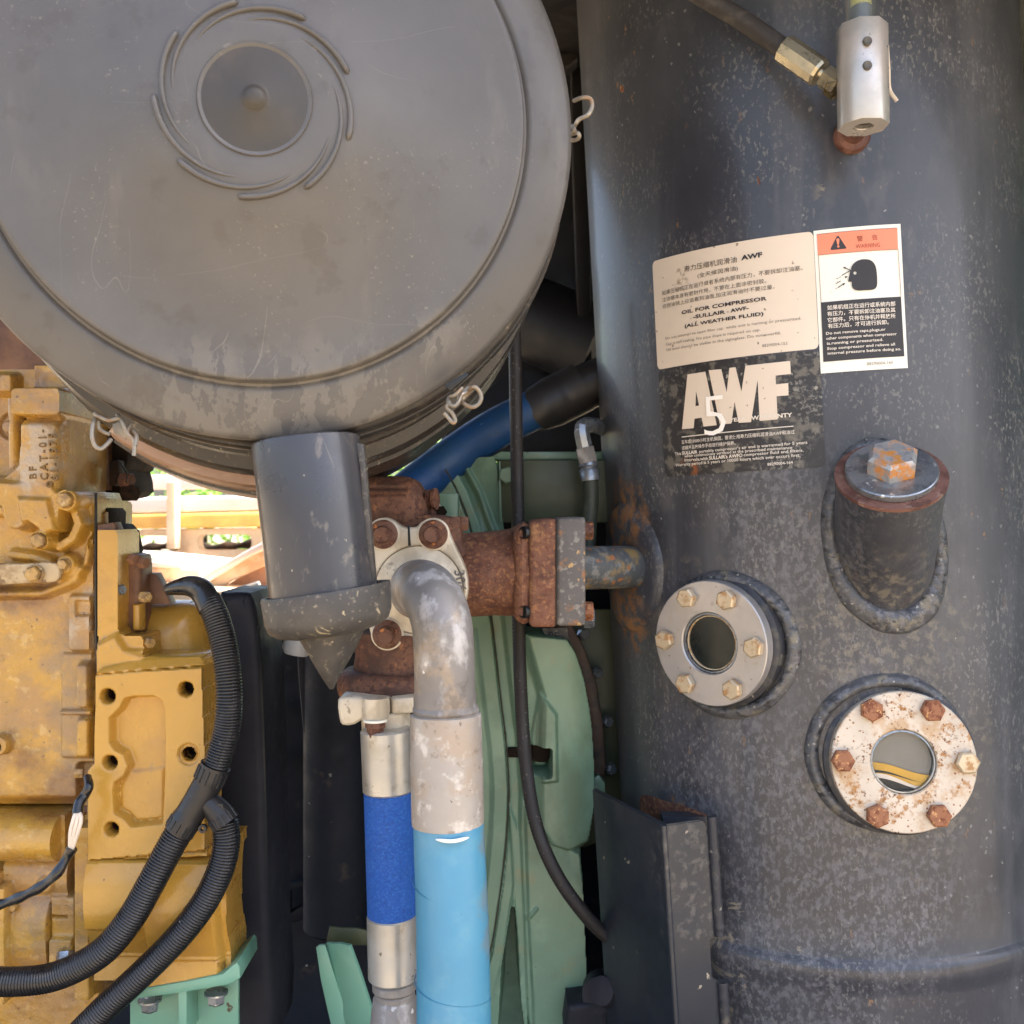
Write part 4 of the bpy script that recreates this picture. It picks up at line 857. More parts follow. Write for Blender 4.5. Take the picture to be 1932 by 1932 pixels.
m_yel_s = mat('engine yellow, clean', C('#c0913c'), .30, coat=.35, vary=.07, layers=[dict(c=C('#a87f45'), s=9, lo=.5, hi=.68, a=.6), spk(C('#5a2f1c'), 55, .2, .05, (12, .5, .6)), spk(C('#7a5a38'), 140, .2, .06), dict(c=C('#8c7a60'), s=40, lo=.5, hi=.58, a=.7, blobs=[(P(300, 1448, 1.04), .014), (P(195, 1200, 1.04), .02)], bs=50),
      dict(c=C('#4f2c1c'), s=60, lo=.5, hi=.56, blobs=[(P(345, 1420, 1.04), .022), (P(415, 1805, 1.04), .02), (P(300, 1858, 1.04), .03), (P(420, 1838, 1.04), .02), (P(350, 1265, 1.04), .014)], bs=70)], bump=(170, .45, .0008), bump2=(40, .25, .0012))
m_yelbolt = mat('yellow painted bolt', C('#b08c52'), .42, .1, layers=[dict(c=C('#8a6d48'), s=120, lo=.46, hi=.6), dict(c=C('#d0b888'), s=150, lo=.56, hi=.66, a=.7)], bump=(220, .4, .0006))
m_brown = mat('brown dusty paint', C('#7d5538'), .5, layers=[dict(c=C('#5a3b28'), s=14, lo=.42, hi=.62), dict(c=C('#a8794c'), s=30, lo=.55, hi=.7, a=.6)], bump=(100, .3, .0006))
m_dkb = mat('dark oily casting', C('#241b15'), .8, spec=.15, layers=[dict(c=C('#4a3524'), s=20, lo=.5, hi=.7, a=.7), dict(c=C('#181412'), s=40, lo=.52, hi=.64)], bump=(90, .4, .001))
eng = thing('engine_block', 'yellow cast engine block with grime, bosses and bolts, at the left edge', 'engine', tuple(P(90, 1500, 1.08)))
EYb = 1.06
def hA(X, Y):
    h = np.zeros(X.shape) + .0012 * vnoise(X, Y, 26, 1) + .0007 * vnoise(X, Y, 9, 2)
    def up(d, hh, w): 
        nonlocal h
        t = ss(d, w); h = h * (1 - t) + (np.maximum(h, 0) * 0 + hh + .0006 * vnoise(X, Y, 12, 5)) * t
    up(sb_(X, Y, -40, 640, 60, 900, 4), -.028, 10)
    up(sb_(X, Y, -40, 700, 16, 740, 10), -.010, 12)
    rod = .016 * np.sqrt(np.clip(1 - ((X - 32 - (Y - 820) * .02) / 13.0) ** 2, 0, 1)); h = np.where((Y > 752) & (Y < 885) & (rod > 0), np.maximum(h, rod - .004), h)
    up(sc_(X, Y, -2, 800, 26), -.034, 6); up(sc_(X, Y, -2, 802, 14), -.018, 8)
    up(sp_(X, Y, [(56, 792), (133, 780), (137, 940), (18, 940), (10, 908), (44, 880), (58, 840)]), .018, 12)
    up(sb_(X, Y, 44, 735, 140, 790, 10), .030, 8)
    colr = .012 * np.sqrt(np.clip(1 - ((X - 92) / 42.0) ** 2, 0, 1)); h = np.where((Y > 792) & (Y < 935), h + colr * ss(sb_(X, Y, 55, 800, 132, 930, 12), 14), h)
    up(sp_(X, Y, [(12, 908), (60, 912), (120, 918), (138, 936), (136, 1002), (108, 1006), (84, 986), (60, 1000), (42, 998), (22, 960)]), .030, 9)
    up(sp_(X, Y, [(62, 940), (118, 942), (132, 1000), (112, 1004), (84, 984), (70, 985)]), .036, 10)
    up(sl_(X, Y, [(150, 950), (162, 988), (150, 1015), (126, 1030)], 10), .020, 8)
    up(sl_(X, Y, [(-30, 962), (20, 964)], 10), .012, 9)
    up(sc_(X, Y, 148, 944, 22), .030, 6); up(sc_(X, Y, 148, 944, 13), .026, 4)
    up(sc_(X, Y, 104, 1018, 20), .036, 6); up(sc_(X, Y, 104, 1018, 13), .031, 3)
    up(sl_(X, Y, [(104, 1075), (118, 1086), (148, 1088)], 12), .012, 10)
    up(sc_(X, Y, 137, 1063, 19), .018, 7)
    up(sl_(X, Y, [(-30, 1120), (90, 1118), (140, 1098), (160, 1072)], 8), .014, 12)
    up(sl_(X, Y, [(30, 1045), (70, 1050), (100, 1060)], 9), .012, 10)
    up(sl_(X, Y, [(168, 1060), (176, 1020)], 6), .010, 8)
    up(sb_(X, Y, 136, 1122, 181, 1226, 4), .010, 5); up(sb_(X, Y, 150, 1132, 176, 1160, 4), .005, 5)
    up(sb_(X, Y, 118, 1232, 182, 1338, 6), .004, 6); up(sb_(X, Y, 153, 1248, 179, 1332, 9), .016, 10)
    up(sb_(X, Y, 118, 1346, 184, 1428, 6), .004, 6); up(sb_(X, Y, 153, 1350, 179, 1424, 9), .015, 10)
    up(sb_(X, Y, 118, 1337, 184, 1346, 3), .010, 5)
    up(sc_(X, Y, 7, 1402, 19), .014, 3); up(sc_(X, Y, 7, 1404, 7), -.02, 2)
    up(sb_(X, Y, -40, 1512, 190, 1560, 4), -.014, 26)
    up(sb_(X, Y, -40, 1528, 186, 1960, 2), -.034, 10)
    up(sb_(X, Y, -40, 1860, 186, 1960, 2), -.012, 8)
    up(sb_(X, Y, 146, 1440, 184, 1560, 8), -.012, 8)
    cyl_ = -.004 + .034 * np.sqrt(np.clip(1 - ((Y - 1578) / 45.0) ** 2, 0, 1)); h = np.where((X < 120) & (np.abs(Y - 1578) < 45), np.maximum(h, cyl_), h)
    h = np.where((np.abs(X - 123) < 5) & (np.abs(Y - 1576) < 42), np.maximum(h, .006), h)
    b2 = -.012 + .022 * np.sqrt(np.clip(1 - ((Y - 1768) / 82.0) ** 2, 0, 1)); h = np.where((X < 95) & (np.abs(Y - 1768) < 80), np.maximum(h, b2), h)
    b3 = -.018 + .020 * np.sqrt(np.clip(1 - ((Y - 1660) / 46.0) ** 2, 0, 1)); h = np.where((X > 6) & (X < 128) & (np.abs(Y - 1660) < 46), np.maximum(h, b3), h)
    up(sc_(X, Y, 88, 1668, 15), .006, 8)
    up(sb_(X, Y, -40, 1640, 6, 1890, 6), .022, 4); up(sb_(X, Y, 8, 1662, 27, 1880, 4), .020, 3)
    up(sb_(X, Y, 95, 1690, 145, 1766, 5), .002, 8); up(sb_(X, Y, 97, 1764, 145, 1816, 5), .010, 8); up(sb_(X, Y, 100, 1726, 128, 1732, 2), -.006, 2)
    up(sb_(X, Y, 147, 1555, 177, 1880, 3), .010, 4)
    h = np.where(np.abs(X - 177.5 - (Y - 1100) * .008) < 1.6, h - .006, h)
    out = sp_(X, Y, [(-40, 600), (134, 600), (138, 925), (166, 926), (178, 950), (180, 1000), (179, 1100), (182, 1300), (187, 1420), (180, 1440), (178, 1900), (182, 1960), (-40, 1960)])
    return np.where(out > 0, np.nan, h)
part('casting', relief(-38, 190, 690, 1950, 2.2, EYb, hA, .1), m_yel_e, eng, smooth=75)
part('strap', pxprism([smoothpoly([(-40, 1066), (40, 1064), (95, 1061), (110, 1070), (111, 1088), (100, 1098), (60, 1100), (-40, 1102)], 3)], EYb - .028, .010, .002, 2), mat('cream dusty strap', C('#c0a982'), .5, layers=[dict(c=C('#9c8058'), s=40, lo=.46, hi=.62), dict(c=C('#6d5034'), s=90, lo=.56, hi=.64, a=.8)], bump=(120, .3, .0005)), eng)
for x, y, r, hz, rt in ((148, 944, 15, .027, 10), (104, 1018, 14, .032, 25), (137, 1063, 11, .018, 0), (92, 1079, 15, .030, 14)):
    bolt(eng, P(x, y, EYb) + Vector((0, -hz, 0)), CAMD, S(r, EYb), .0085, m_yelbolt, washer=S(r * 1.12, EYb), rot=rt)
for x, y in ((33, 1706), (34, 1826)): bolt(eng, P(x, y, EYb) + Vector((0, -.006, 0)), CAMD, S(7, EYb), .006, m_yelbolt)
bolt(eng, P(123, 1784, EYb - .01) + Vector((0, 0, -.006)), (.1, -.4, -.9), S(15, EYb), .014, m_zinc, name='starter_bolt')
bolt(eng, P(156, 1458, EYb - .004), (-1, -.4, 0), S(9, EYb), .008, m_yelbolt, name='side_bolt'); bolt(eng, P(164, 1528, EYb - .004), (-1, -.4, 0), S(9, EYb), .008, m_brown, name='side_bolt')
Mtx = lambda x, y, Y, s, rot: Matrix.Translation(P(x, y, Y)) @ Matrix.Rotation(R(rot), 4, 'Y') @ Matrix.Rotation(R(90), 4, 'X') @ Matrix.Scale(s, 4)
m_emb = mat('raised yellow lettering', C('#74551f'), .45)
for s_, x, y, k in (('CAT-01-', 91, 906, .0105), ('61-1575', 110, 907, .0105), ('BF', 70, 904, .0105), ('©', 100, 920, .009)):
    part('cast_lettering', xf(textvf(s_, .02, .12, 1.42), Mtx(x, y, EYb - .0292, k, -90 - 3)), m_emb, eng, smooth=0)
part('cast_lettering', xf(textvf('20 345 657', .005, .1), Mtx(2, 1612, EYb - .0205, .010, -3)), m_yel_e, eng, smooth=0)

# flywheel housing to the right of the engine
hsg = thing('flywheel_housing', 'clean yellow flywheel housing with five round holes and stepped recess', 'housing', tuple(P(300, 1600, 1.08)))
HY = 1.04
rec = [(221, 1349), (240, 1331), (248, 1314), (262, 1310), (300, 1309), (315, 1317), (319, 1334), (321, 1430), (316, 1543), (260, 1549), (246, 1533), (230, 1525), (227, 1484), (230, 1469), (247, 1458), (255, 1438), (246, 1414), (230, 1406), (221, 1394)]
def hB(X, Y):
    h = np.zeros(X.shape) + .0004 * vnoise(X, Y, 14, 3)
    def up(d, hh, w):
        nonlocal h
        t = ss(d, w); h = h * (1 - t) + (hh + .0004 * vnoise(X, Y, 14, 3)) * t
    up(sb_(X, Y, 175, 1225, 480, 1612, 2), .004, 6)
    up(sp_(X, Y, [(186, 1215), (222, 1196), (240, 1225), (274, 1236), (274, 1262), (190, 1262)]), .008, 14)
    up(sp_(X, Y, [(192, 1268), (275, 1261), (398, 1254), (404, 1400), (402, 1606), (178, 1614), (178, 1445), (190, 1432)]), .018, 3)
    top = ss(sp_(X, Y, [(190, 1268), (275, 1261), (392, 1253), (385, 1237), (272, 1241), (200, 1258)]), 4); tt = np.clip((Y - 1240) / 24, 0, 1); h = h * (1 - top) + (.006 + .012 * tt) * top
    up(sp_(X, Y, rec), .004, 7)
    up(sp_(X, Y, [(252, 1450), (262, 1452), (312, 1446), (312, 1540), (262, 1545), (250, 1530), (234, 1522), (232, 1486), (236, 1472)]), .0065, 8)
    up(sc_(X, Y, 366, 1416, 20), .015, 3)
    low = Y > 1612
    bar = .010 + .016 * np.sqrt(np.clip(1 - ((Y - 1690) / 110.0) ** 2, 0, 1)) + .004 * np.sin((Y - 1612) / 40.0)
    h = np.where(low, bar + .0004 * vnoise(X, Y, 14, 3), h)
    h = np.where(low & (X > 290), h + .004 * ss(290 - X, 3), h)
    h = np.where(low & (Y > 1735) & (X < 288), h - .005 * np.clip((Y - 1735) / 6, 0, 1), h)
    h = np.where(low & (Y > 1792), h + .006 * np.clip((Y - 1792) / 10, 0, 1), h)
    h = np.where(low & (X > 415), h - .012 * np.clip((X - 415) / 14, 0, 1) ** 2, h)
    h = np.where(np.abs(Y - 1614 + (X - 180) * .09) < 1.8, h - .004, h)
    for x, y, r in ((216, 1308, 12.5), (361, 1295, 12.5), (366, 1415, 11.5), (220, 1431, 12), (223, 1555, 12)): 
        up(sc_(X, Y, x, y, r + 3), .0165, 2); up(sc_(X, Y, x, y, r), -.03, 1.6)
    out = sp_(X, Y, [(183, 1000), (218, 1000), (222, 1005), (223, 1185), (228, 1195), (238, 1199), (267, 1199), (271, 1206), (273, 1230), (276, 1238), (380, 1236), (390, 1242), (396, 1400), (397, 1560), (398, 1592), (438, 1592), (440, 1700), (437, 1720), (440, 1832), (290, 1864), (262, 1845), (184, 1842), (179, 1800), (178, 1445), (188, 1430), (184, 1200)])
    return np.where(out > 0, np.nan, h)
part('casting', relief(174, 444, 998, 1870, 2.0, HY, hB, .06), m_yel_s, hsg, smooth=75)
for hx_, hy_, hr_ in ((216, 1308, 12), (361, 1295, 12), (366, 1415, 11), (220, 1431, 11.5), (223, 1555, 11.5)):
    part('hole_shade_disc', lathe([(0, -.010), (S(hr_, HY) * .96, -.010), (S(hr_, HY) * .99, .0), (S(hr_, HY)*1.0, 0)], frame(P(hx_, hy_, HY - .0105), CAMD), 24), m_dkb, hsg)  # dark disc stands in for the shade inside each hole
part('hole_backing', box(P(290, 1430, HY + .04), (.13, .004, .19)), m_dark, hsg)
part('gasket_line', tube([P(181, 930, HY + .012), P(182, 1200, HY + .012), P(187, 1430, HY + .012), P(179, 1440, HY + .012), P(179, 1850, HY + .012)], .0016, 6, 4), m_dark, hsg)
part('cast_lettering', xf(textvf('E', .012, .12), Mtx(293, 1514, HY - .0052, .012, 178)), m_yel_s, hsg, smooth=0)
def hC(X, Y):
    out = sp_(X, Y, smoothpoly([(215, 1134), (300, 1132), (365, 1133), (388, 1150), (402, 1200), (410, 1300), (414, 1420), (412, 1600), (215, 1600), (215, 1400)], 3))
    d = np.clip(-out, 0, 80); h = .05 * np.sqrt(np.clip(1 - (1 - d / 80) ** 2, 0, 1))
    return np.where(out > 0, np.nan, h)
part('bell', relief(214, 416, 1130, 1602, 3, HY + .10, hC, .02), m_yel_s, hsg, smooth=75)
part('brown_column', pxprism([smoothpoly([(224, 1050), (236, 1048), (262, 1048), (264, 1100), (262, 1190), (262, 1198), (232, 1198), (225, 1185)], 2)], HY + .03, .04, .005, 2), m_brown, hsg)
part('post', pxprism([[(249, 1140), (263, 1140), (263, 1190), (249, 1190)]], HY + .022, .02, .003, 2), m_yel_s, hsg)
part('gusset', pxprism([[(262, 1082), (293, 1082), (322, 1140), (262, 1140)]], HY + .06, .02, .001), m_brown, hsg)
part('window_frame', pxprism([[(183, 990), (215, 985), (222, 1002), (222, 1024), (183, 1024)]], HY + .01, .02, .002), m_brown, hsg)
for x, y, m_ in ((221, 1112, m_zinc), (269, 1126, m_yelbolt), (275, 1212, m_yelbolt), (266, 1062, m_brown), (247, 1055, m_brown)): bolt(hsg, P(x, y, HY + .01), (.8, -.6, 0), S(11, HY), .010, m_)
tm = thing('timing_edge', 'dark oily toothed casting between engine and housing, above the bright gap', 'engine part', tuple(P(200, 980, 1.1)))
part('edge', pxprism([[(163, 929), (176, 930), (206, 966), (205, 988), (220, 990), (232, 1004), (240, 1040), (236, 1060), (226, 1046), (212, 1032), (206, 1010), (184, 1006), (178, 950)]], 1.09, .05, .002), m_dkb, tm)
part('fin', pxprism([[(188, 952), (190, 952), (190, 990), (187, 990)], [(194, 970), (200, 966), (200, 988), (194, 988)]], 1.084, .01, .0005), m_yelbolt, tm)
part('flange_edge', pxprism([[(214, 1018), (226, 1008), (234, 1016), (230, 1032), (238, 1044), (226, 1058), (218, 1050), (222, 1036), (212, 1030)]], 1.07, .02, .002), m_dkb, tm)
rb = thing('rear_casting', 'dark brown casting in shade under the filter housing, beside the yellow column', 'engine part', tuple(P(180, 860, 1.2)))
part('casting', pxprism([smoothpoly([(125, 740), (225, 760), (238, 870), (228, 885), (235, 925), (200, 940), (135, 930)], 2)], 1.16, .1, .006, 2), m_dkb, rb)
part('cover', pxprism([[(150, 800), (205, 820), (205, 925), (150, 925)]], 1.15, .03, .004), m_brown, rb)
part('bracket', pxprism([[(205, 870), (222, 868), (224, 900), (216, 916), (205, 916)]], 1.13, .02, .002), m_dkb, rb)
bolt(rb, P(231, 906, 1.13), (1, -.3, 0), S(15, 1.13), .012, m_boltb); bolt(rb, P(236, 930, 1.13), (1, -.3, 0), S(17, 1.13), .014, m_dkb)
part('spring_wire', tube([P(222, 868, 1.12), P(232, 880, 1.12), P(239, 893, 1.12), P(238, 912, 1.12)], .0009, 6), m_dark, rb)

# ------------------------------------------------------------------ wiring conduits
m_cond = mat('black ribbed conduit', C('#1b1b1d'), .34, coat=.15, vary=.06, layers=[dict(c=C('#4a4642'), s=30, lo=.54, hi=.7, a=.4), spk(C('#8a8478'), 150, .2, .03)])
m_condm = mat('matt black conduit fitting', C('#201f20'), .42, vary=.06, layers=[spk(C('#6a655e'), 120, .2, .05)], bump=(200, .1, .0003))
m_tape = mat('black tape', C('#1a1b1e'), .28, coat=.3, layers=[dict(c=C('#5a5850'), s=40, lo=.56, hi=.68, a=.4)], bump=(90, .4, .0008, (1, 1, 1)))
def conduit(par, pts, r, Y, pitch=5.4, name='ribbed_sleeve'):
    p = spline([P(x, y, Y + dz) for x, y, dz in pts], 14); pit = S(pitch, Y); p = resample(p, pit / 4); rr = S(r, Y)
    f = lambda l, L: rr * (1 - .085 * (.5 + .5 * math.cos(2 * math.pi * l / pit)) ** 1.6)
    return part(name, tube(p, f, 22, raw=True), m_cond, par, smooth=60)
wc = thing('wiring_conduit', 'black ribbed wiring conduit with Y splitter, crossing in front of the yellow housing', 'conduit', tuple(P(380, 1500, .99)))
CY = .985
conduit(wc, [(391, 1130, .03), (408, 1165, .02), (424, 1225, .01), (432, 1300, 0), (429, 1370, 0), (412, 1432, 0), (402, 1456, 0)], 25.5, CY, 5.6)
part('taped_end', tube([P(318, 1112, CY + .04), P(335, 1108, CY + .035), P(362, 1106, CY + .03), P(383, 1118, CY + .03), P(398, 1148, CY + .025)], lambda l, L: S(12, CY) + (S(12, CY)) * min(1, l / L * 1.6), 22, 8), m_tape, wc)
part('splitter', tube([P(407, 1444, CY), P(396, 1470, CY), P(368, 1520, CY), P(338, 1568, CY)], lambda l, L: S(29, CY) if l < L*.2 or l > L*.78 else S(27.5, CY), 28, 8), m_condm, wc)
part('splitter_branch', tube([P(380, 1505, CY), P(400, 1520, CY), P(418, 1540, CY), P(426, 1552, CY)], (S(20, CY), S(27, CY)), 26, 8), m_condm, wc)
for i in range(7):
    a = R(-75 + 25 * i)
    for (x, y), (x2, y2), rr in (((404, 1450), (394, 1474), 29.5), ((350, 1548), (340, 1564), 29), ((416, 1536), (427, 1552), 27)):
        d = (P(x2, y2, CY) - P(x, y, CY)).normalized(); Mx = frame(P(x, y, CY), d, (0, -1, 0)); n = (Matrix.Rotation(a, 4, d) @ Vector((0, -1, 0)).to_4d()).to_3d(); n = (n - d * n.dot(d)).normalized()
        L_ = (P(x2, y2, CY) - P(x, y, CY)).length
        part('grip_rib', tube([P(x, y, CY) + n * S(rr, CY) * .97, P(x, y, CY) + n * S(rr, CY) * .97 + d * L_], .0012, 6, 2), m_condm, wc)
for x, y in ((416, 1522), (384, 1562)): part('rivet_lug', lathe([(.0018, 0), (.004, 0), (.004, .004), (.0018, .004), (.0018, 0)], frame(P(x, y, CY - .005), CAMD), 16), m_condm, wc)
conduit(wc, [(342, 1562, 0), (318, 1604, -.002), (285, 1666, -.004), (245, 1735, -.004), (190, 1798, -.004), (110, 1840, 0), (30, 1852, 0), (-60, 1848, 0)], 27, CY, 5.8)
conduit(wc, [(424, 1548, 0), (427, 1590, 0), (416, 1640, 0), (386, 1702, 0), (336, 1768, 0), (270, 1835, 0), (205, 1895, 0), (150, 1950, 0), (110, 1990, 0)], 26, CY + .004, 5.8)
har = thing('sensor_harness', 'thin black taped harness with three bare white wires near the starter', 'wiring', tuple(P(140, 1570, 1.0)))
part('taped_loom', tube([P(-20, 1712, .99), P(20, 1700, .99), P(70, 1677, .985), P(105, 1650, .985), P(126, 1618, .99), P(136, 1600, .99)], lambda l, L: S(9.5, .985) * (1 + .12 * math.sin(l * 260)), 12, 8), m_tape, har)
for dx in (-8, 0, 8): part('white_wire', tube([P(134 + dx * .3, 1602, .99), P(140 + dx * .9, 1570, .985), P(146 + dx * .9, 1545, .985), P(146 + dx * .3, 1530, .99)], .0019, 8, 6), m_cream, har)
part('upper_loom', tube([P(146, 1536, .99), P(150, 1515, .995), P(160, 1500, 1.0), P(168, 1484, 1.0), P(165, 1466, 1.01)], lambda l, L: S(9, 1) * (1.15 - .3 * l / L), 12, 8), m_tape, har)

# ------------------------------------------------------------------ green engine mount at the bottom left
GRN = C('#76937a')
m_grn = mat('sea green paint', GRN, .36, coat=.15, vary=.06, layers=[dict(c=C('#a0bfa0'), s=8, lo=.52, hi=.7, a=.5), spk(C('#3d4a40'), 60, .14, .06), dict(c=C('#8c8a66'), s=24, lo=.58, hi=.7, a=.5, off=3), dict(c=C('#5d6a4e'), s=9, lo=.5, hi=.66, a=.6, off=13, st=(1, 1, .5)), spk(C('#55452e'), 120, .2, .06)], bump=(60, .2, .001), bump2=(260, .25, .0005))
m_grnm = mat('mount green paint', C('#75a78f'), .38, coat=.15, vary=.05, layers=[dict(c=C('#4e7565'), s=10, lo=.52, hi=.7, a=.4), spk(C('#4a3526'), 50, .16, .06)], bump=(90, .15, .0005))
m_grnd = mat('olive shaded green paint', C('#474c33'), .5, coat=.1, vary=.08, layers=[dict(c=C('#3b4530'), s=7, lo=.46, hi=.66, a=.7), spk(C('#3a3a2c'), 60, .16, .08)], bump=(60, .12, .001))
mt = thing('engine_mount', 'pale green welded engine mount with two bolts under the yellow housing', 'bracket', tuple(P(350, 1930, 1.05)))
part('top_plate', pxprism([smoothpoly([(250, 1876), (262, 1866), (350, 1852), (420, 1838), (438, 1822), (447, 1816), (452, 1824), (453, 1846), (430, 1858), (350, 1872), (262, 1884), (252, 1884)], 1)], 1.02, .07, .0012), m_grnm, mt)
part('rib', pxprism([[(336, 1868), (352, 1866), (352, 1960), (337, 1960)]], 1.022, .06, .001), m_grnm, mt)
part('web', pxprism([[(245, 1878), (450, 1848), (450, 1960), (245, 1960)]], 1.06, .006, .001), m_grnm, mt)
for x, y in ((283, 1888), (408, 1875)):
    part('washer', lathe([(0, 0), (S(22, 1.04), 0), (S(22, 1.04), .002), (0, .0022)], frame(P(x, y - 4, 1.04), (0, 0, -1)), 28), m_zinc, mt)
    bolt(mt, P(x, y, 1.04), (0, 0, -1), S(17, 1.04), .010, m_zinc, rot=15)

# ------------------------------------------------------------------ dark machinery in the middle
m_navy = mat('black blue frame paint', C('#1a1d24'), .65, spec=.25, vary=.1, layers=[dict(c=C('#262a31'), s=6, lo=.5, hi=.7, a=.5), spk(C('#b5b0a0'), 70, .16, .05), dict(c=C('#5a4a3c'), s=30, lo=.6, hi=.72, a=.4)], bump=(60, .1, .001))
m_navy2 = mat('dark guard paint', C('#22232a'), .6, spec=.3, vary=.1, layers=[dict(c=C('#34333a'), s=14, lo=.5, hi=.7, a=.5, st=(1, 1, .4))], bump=(120, .15, .0006))
gd_ = thing('flywheel_guard', 'dark painted flywheel guard rim standing right of the ribbed conduit', 'guard', tuple(P(460, 1900, 1.15)))
part('rim', pxprism([smoothpoly([(410, 1128), (424, 1119), (462, 1118), (474, 1128), (486, 1180), (494, 1300), (499, 1450), (503, 1600), (508, 1800), (512, 1980), (436, 1980), (432, 1700), (412, 1580), (408, 1450), (412, 1350), (415, 1230)], 2)], 1.14, .12, .010, 3), m_navy2, gd_)
part('groove', tube([P(487, 1180, 1.146), P(496, 1400, 1.146), P(503, 1700, 1.146), P(509, 1980, 1.146)], .0018, 6, 4), m_dark, gd_)
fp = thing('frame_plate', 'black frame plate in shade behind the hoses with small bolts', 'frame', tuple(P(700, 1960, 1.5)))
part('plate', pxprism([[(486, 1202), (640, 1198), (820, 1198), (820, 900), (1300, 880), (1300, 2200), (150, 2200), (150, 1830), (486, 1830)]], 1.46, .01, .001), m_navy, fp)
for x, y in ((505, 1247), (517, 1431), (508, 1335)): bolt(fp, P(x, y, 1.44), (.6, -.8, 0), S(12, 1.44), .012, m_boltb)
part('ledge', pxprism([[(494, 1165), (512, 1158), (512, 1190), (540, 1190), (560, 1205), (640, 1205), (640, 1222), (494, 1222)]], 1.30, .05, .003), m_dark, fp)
part('lower_bracket', pxprism([smoothpoly([(530, 1672), (560, 1664), (592, 1660), (598, 1720), (560, 1740), (530, 1745)], 1), smoothpoly([(545, 1682), (578, 1672), (578, 1705), (545, 1725)], 1)], 1.42, .02, .002), m_navy, fp)
for y in range(1260, 1400, 9):
    pass
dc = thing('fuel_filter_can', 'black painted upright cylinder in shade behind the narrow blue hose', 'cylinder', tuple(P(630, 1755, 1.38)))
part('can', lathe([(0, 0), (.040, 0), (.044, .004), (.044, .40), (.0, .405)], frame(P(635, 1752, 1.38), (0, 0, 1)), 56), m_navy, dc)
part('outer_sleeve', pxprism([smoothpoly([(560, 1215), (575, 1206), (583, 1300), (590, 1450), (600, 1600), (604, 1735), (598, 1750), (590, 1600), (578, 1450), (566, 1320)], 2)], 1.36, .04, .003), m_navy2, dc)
part('breather', lathe([(0, 0), (.014, 0), (.017, .006), (.017, .02), (0, .022)], frame(P(558, 1234, 1.2), (0.2, 0, 1)), 24), mat('milky plastic', C('#b0b2b4'), .35, vary=.05), dc)

gp = thing('green_guard_plate', 'folded pale green guard plate leaning in the dark gap left of the silver fitting', 'plate', tuple(P(650, 1930, 1.2)))
part('front', pxprism([smoothpoly([(611, 1784), (625, 1783), (640, 1780), (662, 1781), (684, 1830), (706, 1886), (712, 1960), (664, 1960), (636, 1880), (618, 1820)], 1)], 1.2, .006, .001, yaw=-22, pivot=(640, 1850)), m_grnm, gp)
part('side', pxprism([smoothpoly([(596, 1788), (603, 1783), (613, 1783), (630, 1840), (652, 1905), (668, 1960), (630, 1960), (605, 1850)], 1)], 1.198, .004, .001), m_grnm, gp)
part('tab', pxprism([[(622, 1748), (640, 1751), (676, 1752), (700, 1758), (700, 1784), (614, 1784)]], 1.24, .004, .0008), m_grnd, gp)

